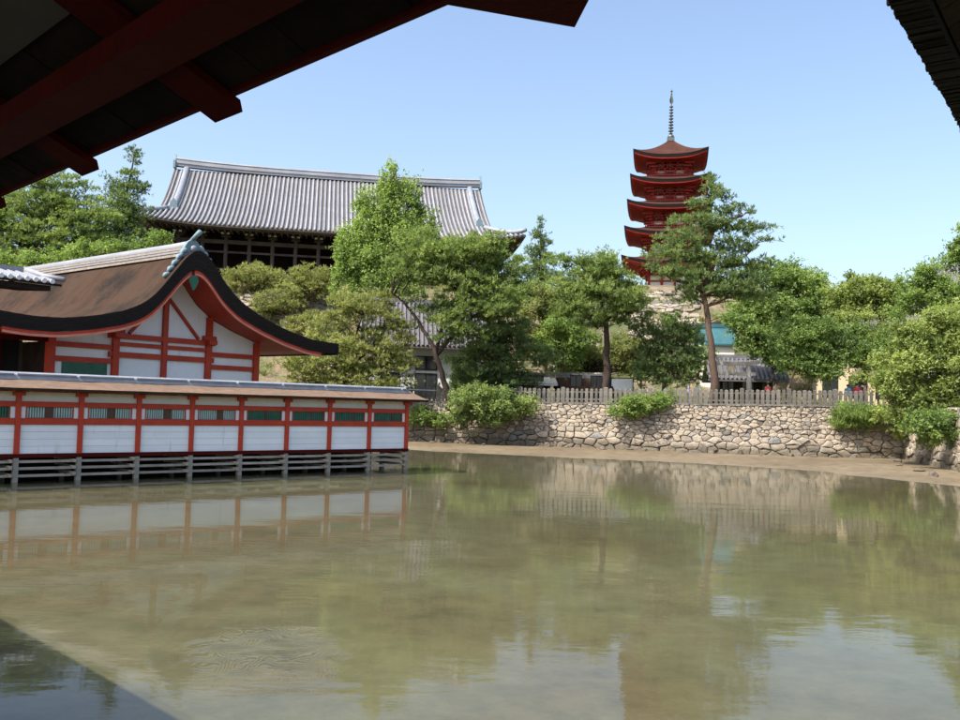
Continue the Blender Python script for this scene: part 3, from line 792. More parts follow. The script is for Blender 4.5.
def shrine_hall():
    root = thing("shrine_hall", "vermilion and white shrine hall under a swept brown bark roof", "hall", HALL)
    r = random.Random(3)
    Y0, Y1 = -2.3, 16.2
    pts = list(zip(_xs.tolist(), _zs.tolist()))
    mb = MB()
    ysr = [Y0, Y0 + 0.25, Y0 + 0.7] + [Y0 + 1.4 + (Y1 - Y0 - 1.4) * i / 14 for i in range(15)]
    def sori(y): return 0.16 * math.exp(-(y - Y0) / 1.3)
    mb.grid([[(x, y, z + sori(y) - 0.16 + r.uniform(-.012, .012)) for x, z in pts] for y in ysr])
    roof = mb.build("roof", M["bark"], root, smooth=True)
    # thick dark verge edge, built of stepped bark layers
    mb = MB(); nl = 5
    for i in range(nl):
        a, b = i / nl, (i + 1) / nl
        yo = Y0 + 0.03 * i
        top = [(x, yo, z - thick(x) * a) for x, z in pts]; bot = [(x, yo + 0.012, z - thick(x) * b) for x, z in pts]
        mb.grid([top, bot]); mb.grid([bot, [(p[0], p[1] + 0.4, p[2]) for p in bot]])
    mb.build("verge_edge", M["bark_edge"], roof)
    mb = MB()                                             # soffit boards
    mb.grid([[(x, Y0 + 0.2, z - thick(x) - 0.04) for x, z in pts], [(x, 0.0, z - thick(x) - 0.04) for x, z in pts]])
    mb.grid([[(x, 0.0, z - thick(x) - 0.04) for x, z in pts if abs(x) > 5.0 and x < 0], [(x, Y1, z - thick(x) - 0.04) for x, z in pts if abs(x) > 5.0 and x < 0]])
    mb.grid([[(x, 0.0, z - thick(x) - 0.04) for x, z in pts if x > 5.0], [(x, Y1, z - thick(x) - 0.04) for x, z in pts if x > 5.0]])
    mb.build("soffit", M["vermilion"], roof)
    # eave thickness along both long sides
    for s in (0, -1):
        x, z = pts[s]; mb = MB()
        mb.grid([[(x, y, z - 0.16) for y in ysr], [(x * 0.995, y, z - 0.58) for y in ysr], [(x * 0.93, y, z - 0.60) for y in ysr]])
        mb.build("eave_edge", M["bark_edge"], roof)
    # bargeboards
    for side in (-1, 1):
        q = [(x, z) for x, z in pts if (0.02 <= x * side <= (8.1 if side < 0 else 7.6))]
        mb = MB(); e = MB()
        y = Y0 + 0.17
        t = [(x, y, z - thick(x) - 0.01) for x, z in q]; b = [(x, y, z - thick(x) - 0.21) for x, z in q]
        t2 = [(p[0], y + 0.09, p[2]) for p in t]; b2 = [(p[0], y + 0.09, p[2]) for p in b]
        mb.grid([t, b]); mb.grid([b, b2]); mb.grid([t2, b2])
        bb = mb.build("bargeboard", M["vermilion"], root)
        y -= 0.02
        e.grid([[(p[0], y, p[2] + 0.075) for p in b], [(p[0], y, p[2] - 0.02) for p in b], [(p[0], y + 0.1, p[2] - 0.02) for p in b]])
        e.build("edge_moulding", M["pale_edge"], bb)
    mb = MB(); zc = top_z(0) - thick(0) - 0.30
    mb.prism([(-0.16, Y0 + 0.12, zc), (0.16, Y0 + 0.12, zc), (0.24, Y0 + 0.12, zc - 0.25), (0.12, Y0 + 0.12, zc - 0.52), (0, Y0 + 0.12, zc - 0.68), (-0.12, Y0 + 0.12, zc - 0.52), (-0.24, Y0 + 0.12, zc - 0.25)], (0, 0.06, 0))
    mb.build("gable_pendant", M["green_slat"], root)
    # gable wall
    X = (-5.15, -2.35, 0.0, 2.33, 5.1)
    wall = MB(); fine = np.linspace(X[1], X[3], 40)
    wall.prism([(X[1], 0.02, 3.0)] + [(X[3], 0.02, 3.0)] + [(float(x), 0.02, top_z(float(x)) - thick(x) - 0.06) for x in fine[::-1]], (0, 0.12, 0))
    wall.build("gable_wall", M["white"], root)
    for a, b in ((X[0], X[1]), (X[3], X[4])):
        f = np.linspace(a, b, 12); mb = MB()
        mb.prism([(a, 0.03, 1.0), (b, 0.03, 1.0)] + [(float(x), 0.03, top_z(float(x)) - thick(x) - 0.06) for x in f[::-1]], (0, 0.12, 0))
        mb.build("side_wall", M["white"], root)
    for k, x in enumerate(X):
        w = 0.15 if k != 2 else 0.12
        zt = top_z(x) - thick(x) - 0.08 if k != 2 else 8.25
        mb = MB(); mb.box(x - w, x + w, -0.14, 0.16, -0.5, zt); p = mb.build("post", M["vermilion"], root)
        if k in (1, 3):
            mb = MB(); mb.box(x - 0.34, x + 0.34, -0.20, 0.10, 5.66, 5.86); mb.box(x - 0.22, x + 0.22, -0.45, 0.10, 5.45, 5.655); mb.build("bracket_block", M["vermilion"], p)
    def beam(z0, z1, xa, xb, y=-0.09):
        mb = MB(); mb.box(xa, xb, y, 0.06, z0, z1); return mb.build("beam", M["vermilion"], root)
    beam(5.42, 5.65, X[1] - 0.35, X[3] + 0.35, -0.12)
    beam(5.10, 5.28, X[1], X[3]); beam(4.60, 4.84, X[1] - 0.3, X[3] + 0.3, -0.11)
    for a, b in ((X[0], X[1]), (X[3], X[4])):
        beam(4.90, 5.12, a, b); beam(4.30, 4.52, a, b); beam(3.25, 3.42, a, b)
    beam(3.30, 3.52, X[1], X[3])
    for s in (-1, 1):                                      # raking struts under the gable
        mb = MB(); mb.bar((s * 0.10, -0.06, 7.45), (s * 1.75, -0.06, 5.68), 0.10, 0.19, up=(0, -1, 0)); mb.build("strut", M["vermilion"], root)
        mb = MB(); mb.bar((s * 0.1, -0.9, 8.1), (s * 2.6, -0.9, 5.75), 0.12, 0.2, up=(0, -1, 0)); mb.build("strut", M["vermilion"], root) if False else None
    mb = MB(); mb.box(X[0] + 0.5, X[1] - 0.32, -0.005, 0.02, 3.45, 4.28); mb.build("window_pane", M["green_slat"], root)
    # open bay on the left: deep shade with posts inside
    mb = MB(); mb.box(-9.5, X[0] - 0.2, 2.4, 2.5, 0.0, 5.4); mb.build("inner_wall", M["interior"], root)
    for x in (-7.6, -6.3):
        mb = MB(); mb.box(x - 0.13, x + 0.13, 2.1, 2.36, -0.5, 5.3); mb.build("post", M["shaded_red"], root)
    mb = MB(); mb.box(-9.5, X[0], -0.06, 0.10, 5.05, 5.25); mb.build("beam", M["shaded_red"], root)
    mb = MB(); mb.box(-8.6, 8.2, 0.3, 15.5, 0.7, 1.0); mb.build("floor", M["old_wood"], root)
    for x in (-5.15, 5.1):
        mb = MB(); mb.box(x - 0.05, x + 0.05, 0.2, 15.5, 1.0, 5.1); mb.build("long_wall", M["dark_wood"] if x < 0 else M["white"], root)  # left wall is plaster coloured dark to hold its shade
        for y in (3.0, 6.0, 9.0, 12.0, 15.0):
            mb = MB(); mb.box(x - 0.14, x + 0.14, y - 0.14, y + 0.14, -0.5, 5.2); mb.build("post", M["vermilion"], root)
    # ridge: courses of clay with a pale cap
    zr = top_z(0.1) - 0.16
    rid = thing("ridge", "", "", None); del rid["label"]; del rid["category"]; rid.parent = root
    bpy.data.objects.remove(rid)
    mb = MB(); mb.box(-0.28, 0.38, Y0 + 0.55, Y1, zr - 0.15, zr + 0.30); rd = mb.build("ridge", M["ridge_clay"], root)
    for j in range(3):
        mb = MB(); mb.box(-0.31 + 0.01 * j, 0.41 - 0.01 * j, Y0 + 0.55, Y1, zr + 0.0 + 0.12 * j, zr + 0.035 + 0.12 * j); mb.build("ridge_course", M["tile"], rd)
    mb = MB(); mb.tube([(0.05, Y0 + 0.5, zr + 0.36), (0.05, Y0 + 2, zr + 0.34), (0.05, Y1, zr + 0.36)], [0.2, 0.2, 0.2], 10); mb.build("ridge_cap", M["tile"], rd, smooth=True)
    # ornament tile at the gable end, with its trailing foot
    y = Y0 + 0.36; c = 0.05; z = zr - 0.22
    mb = MB()
    out = [(-0.42, -0.05), (0.42, -0.05), (0.50, 0.20), (0.40, 0.48), (0.26, 0.68), (0.12, 0.78), (0, 0.84), (-0.12, 0.78), (-0.26, 0.68), (-0.40, 0.48), (-0.50, 0.20)]
    mb.prism([(c + a, y, z + b) for a, b in out], (0, 0.22, 0)); oni = mb.build("ridge_end_tile", M["ornament"], root)
    mb = MB(); mb.tube([(c, y + 0.15, z + 0.78), (c, y - 0.15, z + 0.95), (c + 0.02, y - 0.45, z + 1.12)], [0.10, 0.10, 0.12], 8); mb.build("horn", M["ornament"], oni, smooth=True)
    mb = MB(); mb.lathe([(0.02, 0), (0.15, 0.02), (0.17, 0.06), (0.02, 0.09)], 12)
    bo = mb.build("boss", M["copper"], oni, smooth=True); bo.location = (c, y - 0.01, z + 0.38); bo.rotation_euler = (rad(90), 0, 0)
    for k in range(5):
        mb = MB(); xx = c - 0.45 - 0.20 * k; zz = top_z(xx) - 0.06 + 0.02
        mb.tube([(xx + 0.12, y + 0.05, zz + 0.32 - 0.04 * k), (xx - 0.05, y + 0.05, zz + 0.22 - 0.03 * k), (xx - 0.14, y + 0.05, zz + 0.0)], [0.13, 0.12, 0.05], 7)
        mb.build("foot_scroll", M["ornament"], oni, smooth=True)
        mb = MB(); xx = c + 0.45 + 0.20 * k; zz = top_z(xx) - 0.06 + 0.02
        if k < 3:
            mb.tube([(xx - 0.12, y + 0.05, zz + 0.32 - 0.04 * k), (xx + 0.05, y + 0.05, zz + 0.2), (xx + 0.14, y + 0.05, zz)], [0.13, 0.12, 0.05], 7)
            mb.build("foot_scroll", M["ornament"], oni, smooth=True)
shrine_hall()

def tiled_corner():
    p = at(62, 284, 37.0)
    fr = Frame((p.x, p.y, 0), rad(51)); z = p.z
    root = thing("tiled_roof", "corner of a grey tiled roof with white tile ends before the brown roof", "roof", fr)
    mb = MB(); L = 8.5
    mb.prism([(-0.0, 0.0, z - 0.02), (-L, 0.0, z - 0.02), (-L, 1.9, z + 0.42), (-0.6, 1.9, z + 0.42)], (0, 0, -0.10)); mb.build("roof_slab", M["dark_wood"], root)
    mb = MB(); mb.prism([(-0.4, 0.12, z - 0.12), (-L, 0.12, z - 0.12), (-L, 1.9, z - 0.05), (-0.9, 1.9, z - 0.05)], (0, 0, -0.22)); mb.build("soffit", M["dark_wood"], root)
    x = -0.42; k = 0
    row = MB(); row.tube([(0, -0.02, 0.06), (0, 1.9, 0.50)], [0.085, 0.085], 8); rm = row.mesh("tile_row", M["tile"])
    end = MB(); end.tube([(0, -0.07, 0.05), (0, -0.03, 0.055)], [0.10, 0.10], 10); em = end.mesh("tile_end", M["white"])
    while x > -L:
        o = place("tile_row", rm, root, (x, 0, z)); place("tile_end", em, o); x -= 0.335; k += 1
    mb = MB(); mb.tube([(0.12, 0.05, z + 0.20), (-0.35, 0.9, z + 0.34), (-0.7, 1.9, z + 0.62)], [0.10, 0.13, 0.15], 8); mb.build("corner_ridge", M["tile"], root, smooth=True)
    mb = MB(); mb.bar((-0.6, 1.9, z + 0.56), (-L, 1.9, z + 0.56), 0.26, 0.30); mb.build("ridge", M["tile"], root)
    for xx in (-L + 0.3, -L + 3.0):
        mb = MB(); mb.box(xx - 0.1, xx + 0.1, 0.9, 1.1, -0.5, z + 0.05); mb.build("post", M["dark_wood"], root)
tiled_corner()

# ------------------------------------------------------------------ great timber hall on the hill
def great_hall():
    fr = Frame((-17.7, 103.0, 14.2), rad(10))
    root = thing("temple_hall", "huge dark timber hall with a broad grey tiled roof on the hill", "hall", fr)
    r = random.Random(8)
    HX, HY, GX, RX = 20.4, 12.2, 16.6, 17.3         # half eave length, half depth, gable plane, half ridge
    ZE, ZR = 5.9, 14.2
    def prof(t):                                       # t: 0 at the eave, 1 at the ridge
        return ZE + (ZR - ZE) * (0.60 * t + 0.40 * t * t)
    def zf(x, y, hip=True):
        ty = (HY - abs(y)) / HY; tx = (HX - abs(x)) / HY
        t = min(ty, tx) if (hip and abs(x) > GX - 0.01) else ty
        up = 0.9 * (max(0, abs(x) - 10) / (HX - 10)) ** 2.2 * max(0, (abs(y) - 4) / (HY - 4)) ** 1.6 if True else 0
        return prof(max(0, t)) + up
    # main slopes and hip skirts
    mb = MB()
    ys_ = [HY * (1 - i / 14.0) for i in range(15)]
    for s in (-1, 1):
        xs_ = [-RX + 2 * RX * i / 40 for i in range(41)]
        def zz(x, y):
            if abs(x) > GX and (HX - abs(x)) < (HY - abs(y)) and (HY - abs(y)) < (HX - GX) + 0.2: pass
            return zf(x, y, False)
        mb.grid([[(x, s * y, zz(x, y)) for x in xs_] for y in ys_])
    for sx in (-1, 1):                                 # skirts: from the gable plane outwards
        n = 8
        for s in (-1, 1):
            rows = []
            for i in range(n + 1):
                d = (HX - GX) * i / n                  # distance in from the eave
                rows.append([(sx * (RX + (HX - d - RX) * j / 8.0), s * (HY - d), zf(sx * (RX + (HX - d - RX) * j / 8.0), HY - d, False)) for j in range(9)])
            mb.grid(rows)
        rows = []
        for i in range(n + 1):
            d = (HX - GX) * i / n
            rows.append([(sx * (HX - d), (-1 + 2 * j / 16.0) * (HY - d), prof(d / HY) + 0.9 * (max(0, abs(HX - d) - 10) / (HX - 10)) ** 2.2 * max(0, (abs((-1 + 2 * j / 16.0) * (HY - d)) - 4) / (HY - 4)) ** 1.6) for j in range(17)])
        mb.grid(rows)
    roof = mb.build("roof", M["tile_pan"], root, smooth=True)
    # tile rows, each a run of round cover tiles down the slope
    def row(x, y0, y1, sgn=-1):
        p = []; n = 9
        for i in range(n + 1):
            y = y0 + (y1 - y0) * i / n
            p.append((x, sgn * y, zf(x, y, False) + 0.07))
        m_ = MB(); m_.tube(p, [0.135] * (n + 1), 6, tint=r.random()); return m_.build("tile_row", M["tile"], roof, smooth=True)
    x = -RX + 0.2
    while x < RX:
        row(x, HY + 0.05, 0.3); x += 0.47
    for sx in (-1, 1):
        x = RX + 0.25
        while x < HX - 0.2:
            row(sx * x, HY + 0.05, HY - max(0.3, (HX - x))); x += 0.47
    for sx in (-1, 1):                                  # rows on the end skirts
        y = -HY + 0.5; 
        while y < HY - 0.4:
            m_ = MB(); dm = min(HX - GX, HY - abs(y)); pts = []
            for i in range(5):
                d = dm * i / 4.0; xx = HX + 0.04 - d
                up = 0.9 * (max(0, xx - 10) / (HX - 10)) ** 2.2 * max(0, (abs(y) - 4) / (HY - 4)) ** 1.6
                pts.append((sx * xx, y, prof(d / HY) + up + 0.07))
            m_.tube(pts, [0.135] * 5, 6, tint=r.random()); m_.build("tile_row", M["tile"], roof, smooth=True); y += 0.47
    # eave: stepped dark edge and soffit
    mb = MB(); per = []
    nS = 40
    for i in range(nS + 1): per.append((-HX + 2 * HX * i / nS, -HY))
    for i in range(1, nS // 2 + 1): per.append((HX, -HY + 2 * HY * i / (nS // 2)))
    for i in range(1, nS + 1): per.append((HX - 2 * HX * i / nS, HY))
    for i in range(1, nS // 2): per.append((-HX, HY - 2 * HY * i / (nS // 2)))
    def ez(x, y):
        return ZE + 0.9 * (max(0, abs(x) - 10) / (HX - 10)) ** 2.2 * max(0, (abs(y) - 4) / (HY - 4)) ** 1.6
    mb.grid([[(x, y, ez(x, y)) for x, y in per], [(x, y, ez(x, y) - 0.16) for x, y in per], [(x * 0.985, y * 0.975, ez(x, y) - 0.34) for x, y in per], [(x * 0.80, y * 0.70, ZE + 0.05) for x, y in per]], closed=True)
    mb.build("eave_soffit", M["hall_wood"], roof)
    # rafter ends under the front eave
    x = -HX + 0.6; rm = MB(); rm.bar((0, 0, 0), (0, 2.6, 0.12), 0.12, 0.14); rme = rm.mesh("rafter", M["hall_wood"])
    while x < HX - 0.5:
        place("rafter", rme, roof, (x, -HY + 0.45, ez(x, -HY) - 0.42)); x += 0.62
    # ridges
    mb = MB(); n = 30; rows = []
    def rz(x): return ZR + 0.10 + 0.35 * (abs(x) / RX) ** 3
    for yy, dz in ((-0.34, -0.12), (-0.34, 0.18), (-0.42, 0.20), (-0.36, 0.62), (-0.42, 0.66), (-0.2, 0.86), (0.2, 0.86), (0.42, 0.66), (0.36, 0.62), (0.42, 0.20), (0.34, 0.18), (0.34, -0.12)):
        rows.append([(-RX + 2 * RX * i / n, yy, rz(-RX + 2 * RX * i / n) + dz) for i in range(n + 1)])
    mb.grid(rows); rd = mb.build("ridge", M["tile"], roof)
    for sx in (-1, 1):
        mb = MB(); xx = sx * RX
        mb.prism([(xx, -0.55, ZR + 0.1), (xx, 0.55, ZR + 0.1), (xx, 0.5, ZR + 0.9), (xx, 0.22, ZR + 1.35), (xx, 0.0, ZR + 1.75), (xx, -0.22, ZR + 1.35), (xx, -0.5, ZR + 0.9)], (sx * 0.25, 0, 0)); mb.build("ridge_end_tile", M["ornament"], rd)
        for s in (-1, 1):
            pts = [(sx * (GX - 0.5), s * (0.3 + (HY - (HX - GX) - 0.9) * i / 8.0), 0) for i in range(9)]
            pts = [(p[0], p[1], zf(p[0], p[1], False) + 0.28) for p in pts]
            mb = MB(); mb.tube(pts, [0.36] * 9, 8); dr = mb.build("descending_ridge", M["copper"], roof, smooth=True)
            e = pts[-1]; mb = MB(); mb.prism([(e[0] - 0.4, e[1] + s * 0.05, e[2] - 0.45), (e[0] + 0.4, e[1] + s * 0.05, e[2] - 0.45), (e[0] + 0.35, e[1] + s * 0.05, e[2] + 0.35), (e[0], e[1] + s * 0.05, e[2] + 0.75), (e[0] - 0.35, e[1] + s * 0.05, e[2] + 0.35)], (0, s * 0.2, 0)); mb.build("ridge_end_tile", M["ornament"], dr)
            cr = []
            for i in range(9):
                d = (HX - GX) * (1 - i / 8.0); cr.append((sx * (HX - d), s * (HY - d), zf(HX - d, HY - d, False) + 0.22 + (0.35 * (i / 8.0) ** 4)))
            mb = MB(); mb.tube(cr, [0.27] * 8 + [0.2], 8); mb.build("corner_ridge", M["copper"], roof, smooth=True)
        # gable triangle
        mb = MB(); yb = HY - (HX - GX); poly = [(sx * (GX - 0.1), -yb, prof((HX - GX) / HY))] + [(sx * (GX - 0.1), y, zf(0, y, False) - 0.12) for y in np.linspace(-yb, yb, 15).tolist()] + [(sx * (GX - 0.1), yb, prof((HX - GX) / HY))]
        mb.prism(poly, (-sx * 0.2, 0, 0)); mb.build("gable_wall", M["hall_wood"], root)
        for s in (-1, 1):
            pts = [(sx * (RX + 0.03), s * (0.2 + (yb - 0.3) * i / 8.0), 0) for i in range(9)]
            pts = [(p[0], p[1], zf(0, p[1], False) - 0.10) for p in pts]
            mb = MB()
            for a, b in zip(pts[:-1], pts[1:]): mb.bar(a, b, 0.16, 0.5)
            mb.build("bargeboard", M["hall_wood"], root)
    # body: columns, beams, brackets, floor and dim rooms behind
    CX, CY = 17.6, 9.2; nb = 15
    col = MB(); col.tube([(0, 0, -3.0), (0, 0, 5.2)], [0.21, 0.20], 10); cm = col.mesh("column", M["hall_wood"])
    brk = MB(); brk.box(-0.45, 0.45, -0.22, 0.22, 5.2, 5.42); brk.box(-0.16, 0.16, -1.0, 0.3, 5.42, 5.62); brk.box(-0.7, 0.7, -0.2, 0.2, 5.62, 5.8); bm_ = brk.mesh("bracket", M["hall_wood"])
    tip = MB(); tip.box(-0.42, -0.16, -1.04, -0.99, 5.38, 5.56); tip.box(0.16, 0.42, -1.04, -0.99, 5.38, 5.56); tm = tip.mesh("white_bracket_tip", M["white"])
    for i in range(nb + 1):
        x = -CX + 2 * CX * i / nb
        c = place("column", cm, root, (x, -CY, 0)); place("bracket", bm_, c); place("white_bracket_tip", tm, c)
        place("column", cm, root, (x, CY, 0))
    for i in range(1, 8):
        for sx in (-1, 1):
            c = place("column", cm, root, (sx * CX, -CY + 2 * CY * i / 8, 0)); place("bracket", bm_, c, rz=sx * rad(90))
    for z0, z1 in ((4.55, 4.95), (3.6, 3.8), (0.55, 0.95)):
        mb = MB(); mb.box(-CX - 0.3, CX + 0.3, -CY - 0.12, -CY + 0.12, z0, z1)
        for sx in (-1, 1): mb.box(sx * CX - 0.12, sx * CX + 0.12, -CY + 0.13, CY, z0, z1)
        mb.build("tie_beam", M["hall_wood"], root)
    mb = MB(); mb.box(-CX - 1.2, CX + 1.2, -CY - 1.4, CY + 1.2, 0.95, 1.12); mb.build("veranda_floor", M["hall_wood"], root)
    mb = MB(); mb.box(-CX + 2.2, CX - 2.2, -CY + 4.6, -CY + 4.8, 1.12, 5.4); mb.build("inner_wall", M["dark_wood"], root)
    mb = MB(); mb.box(-CX, CX, -CY + 0.5, CY, 5.35, 5.5); mb.build("ceiling", M["dark_wood"], root)
    mb = MB(); mb.box(-CX + 0.3, CX - 0.3, -CY + 1.8, -CY + 2.0, -3.5, 0.93); mb.build("plinth_wall", M["dark_wood"], root)
    mb = MB(); mb.box(-CX - 1.2, CX + 1.2, -CY - 1.36, -CY - 1.28, 1.75, 1.84)
    for i in range(31): mb.box(-CX - 1.2 + 1.22 * i, -CX - 1.12 + 1.22 * i, -CY - 1.36, -CY - 1.28, 1.12, 1.75)
    mb.build("railing", M["hall_wood"], root)
great_hall()

# ------------------------------------------------------------------ five-storey pagoda
def pagoda():
    fr = Frame((25.15, 121.0, 18.0), rad(-11.6))
    root = thing("pagoda", "tall red five-storey pagoda with swept dark eaves and a bronze spire", "pagoda", fr)
    r = random.Random(2)
    tips = [4.95, 8.85, 12.42, 15.84, 19.22]            # height of the eave corners, lowest first
    half = [6.10, 5.80, 5.52, 5.20, 4.86]
    body = [2.55, 2.35, 2.18, 2.02, 1.86]
    UP = 0.82
    for k in range(5):
        a = half[k]; zt = tips[k]; ze = zt - UP; top = (k == 4)
        b = body[k + 1] + 0.35 if not top else 0.28
        rise = 1.45 if not top else 3.15
        n = 20; m = 8
        def edge(s, side, h):
            return [(s, -h), (h, s), (-s, h), (-h, -s)][side]
        roof = MB()
        for side in range(4):
            rows = []
            for j in range(m + 1):
                t = j / m; h = a + (b - a) * t
                z0 = ze + rise * (0.45 * t + 0.55 * t * t)
                rows.append([(*edge(h * (-1 + 2 * i / n), side, h), z0 + UP * abs(-1 + 2 * i / n) ** 2.6 * (1 - t) ** 1.7) for i in range(n + 1)])
            roof.grid(rows)
        ro = roof.build("roof", M["pagoda_bark"], root, smooth=True)
        per = []
        for side in range(4):
            for i in range(n): 
                s = -1 + 2 * i / n; per.append((*edge(a * s, side, a), ze + UP * abs(s) ** 2.6))
        e = MB()
        e.grid([per, [(p[0] * 0.985, p[1] * 0.985, p[2] - 0.20) for p in per], [(p[0] * 0.975, p[1] * 0.975, p[2] - 0.36) for p in per], [(p[0] * 0.95, p[1] * 0.95, p[2] - 0.37) for p in per]], closed=True)
        e.build("eave_edge", M["bark_edge"], ro)
        e = MB()
        e.grid([[(p[0] * 0.962, p[1] * 0.962, p[2] - 0.36) for p in per], [(p[0] * 0.958, p[1] * 0.958, p[2] - 0.55) for p in per], [(p[0] * 0.90, p[1] * 0.90, p[2] - 0.56) for p in per]], closed=True)
        e.build("fascia", M["pagoda_red"], ro)
        c = body[k]; zs = ze - 0.55
        e = MB(); k2 = 0.66
        e.grid([[(p[0] * 0.955, p[1] * 0.955, p[2] - 0.40) for p in per], [(p[0] * k2, p[1] * k2, zs + (p[2] - ze) * 0.4 + 0.10) for p in per], [(p[0] * (c + 0.1) / a, p[1] * (c + 0.1) / a, zs + 0.15) for p in per]], closed=True)
        e.build("soffit", M["pagoda_red"], ro)
        raf = MB()
        for side in range(4):
            q = int(2 * a / 0.33)
            for i in range(q + 1):
                s = -0.93 + 1.86 * i / q; up = UP * abs(s) ** 2.6
                x0, y0 = edge(a * s, side, a * 0.93); x1, y1 = edge(a * s * 0.72, side, a * 0.62)
                raf.bar((x0, y0, ze - 0.50 + up), (x1, y1, zs + 0.02 + up * 0.4), 0.12, 0.14)
        raf.build("rafters", M["pagoda_red"], ro, kind="stuff")
        # bracket tiers under the eave
        for tier, (hw, zz) in enumerate(((c + 1.15, zs - 0.02), (c + 0.75, zs - 0.34), (c + 0.38, zs - 0.66))):
            br = MB()
            for side in range(4):
                p0 = edge(-hw, side, hw); p1 = edge(hw, side, hw)
                br.bar((*p0, zz), (*p1, zz), 0.16, 0.15)
                for i in range(7):
                    s = -1 + 2 * i / 6.0
                    q0 = edge(hw * s, side, c); q1 = edge(hw * s, side, hw + 0.18)
                    br.bar((*q0, zz - 0.16), (*q1, zz - 0.16), 0.20, 0.20)
            br.build("bracket_tier", M["pagoda_red"], root)
        zb = 0.0 if k == 0 else tips[k - 1] - UP + 1.0
        wl = MB(); wl.box(-c + 0.06, c - 0.06, -c + 0.06, c - 0.06, zb, zs + 0.1); wl.build("wall", M["plaster_warm"], root)
        for side in range(4):
            for i in range(4):
                s = (-1 + 2 * i / 3.0) * c; x, y = edge(s, side, c)
                if i < 3:
                    p = MB(); p.tube([(x, y, zb - (0.2 if k == 0 else 0)), (x, y, zs)], [0.17, 0.16], 8); p.build("pillar", M["pagoda_red"], root)
            bt = MB()
            for z in (zb + 0.2, zb + (zs - zb) * 0.55, zs - 0.75):
                bt.bar((*edge(-c, side, c + 0.02), z), (*edge(c, side, c + 0.02), z), 0.14, 0.20)
            bt.build("tie_beam", M["pagoda_red"], root)
            d = MB(); x0, y0 = edge(-0.55 * c / 1.8, side, c + 0.01); x1, y1 = edge(0.55 * c / 1.8, side, c + 0.01)
            d.bar((x0, y0, zb + 0.25 + (zs - zb) * 0.15), (x1, y1, zb + 0.25 + (zs - zb) * 0.15), 0.08, (zs - zb) * 0.3); d.build("door", M["shaded_red"], root)
        # balcony
        if k > 0:
            bl = MB(); hb = c + 0.95; zf_ = zb + 0.12
            for side in range(4):
                bl.bar((*edge(-hb, side, hb - 0.2), zf_), (*edge(hb, side, hb - 0.2), zf_), 0.5, 0.14)
                for z in (zf_ + 0.28, zf_ + 0.55): bl.bar((*edge(-hb - 0.2, side, hb), z), (*edge(hb + 0.2, side, hb), z), 0.07, 0.08)
                for i in range(6):
                    s = -1 + 2 * i / 5.0; x, y = edge(hb * s, side, hb); bl.bar((x, y, zf_), (x, y, zf_ + 0.6), 0.08, 0.08, up=(0, 1, 0))
            bl.build("balcony", M["pagoda_red"], root)
    base = MB(); base.box(-3.6, 3.6, -3.6, 3.6, -2.5, 0.02); base.build("stone_base", M["stone"], root)
    # spire
    z0 = tips[4] - UP + 3.15
    sp = MB(); sp.box(-0.5, 0.5, -0.5, 0.5, z0 - 0.15, z0 + 0.35); sp.lathe([(0.42, z0 + 0.35), (0.46, z0 + 0.5), (0.38, z0 + 0.72), (0.16, z0 + 0.85), (0.30, z0 + 0.95), (0.10, z0 + 1.0)], 12)
    so = sp.build("spire_base", M["bronze"], root)
    sp = MB(); sp.lathe([(0.10, z0 + 0.9), (0.07, z0 + 6.9), (0.02, z0 + 7.2)], 8); sp.build("spire_mast", M["bronze"], root)
    for i in range(9):
        rr = 0.36 - 0.012 * i; z = z0 + 1.25 + 0.42 * i
        sp = MB(); sp.lathe([(rr * 0.55, z), (rr, z + 0.03), (rr, z + 0.13), (rr * 0.55, z + 0.16)], 12); sp.build("spire_ring", M["bronze"], root)
    zf_ = z0 + 5.1
    for i in range(4):
        sp = MB(); an = math.pi / 4 + i * math.pi / 2; u = Vector((math.cos(an), math.sin(an), 0)); w = Vector((-u.y, u.x, 0)) * 0.02
        pl = [u * q[0] + Vector((0, 0, zf_ + q[1])) for q in ((0.06, 0), (0.28, 0.2), (0.34, 0.5), (0.22, 0.85), (0.12, 1.15), (0.06, 1.2))]
        sp.prism([p - w for p in pl], w * 2); sp.build("flame_finial", M["bronze"], root)
    for z, rr in ((z0 + 6.45, 0.13), (z0 + 6.85, 0.16)):
        sp = MB(); sp.lathe([(0.02, z - rr), (rr * 0.7, z - rr * 0.7), (rr, z), (rr * 0.7, z + rr * 0.7), (0.02, z + rr)], 10); sp.build("spire_jewel", M["bronze"], root, smooth=True)
pagoda()

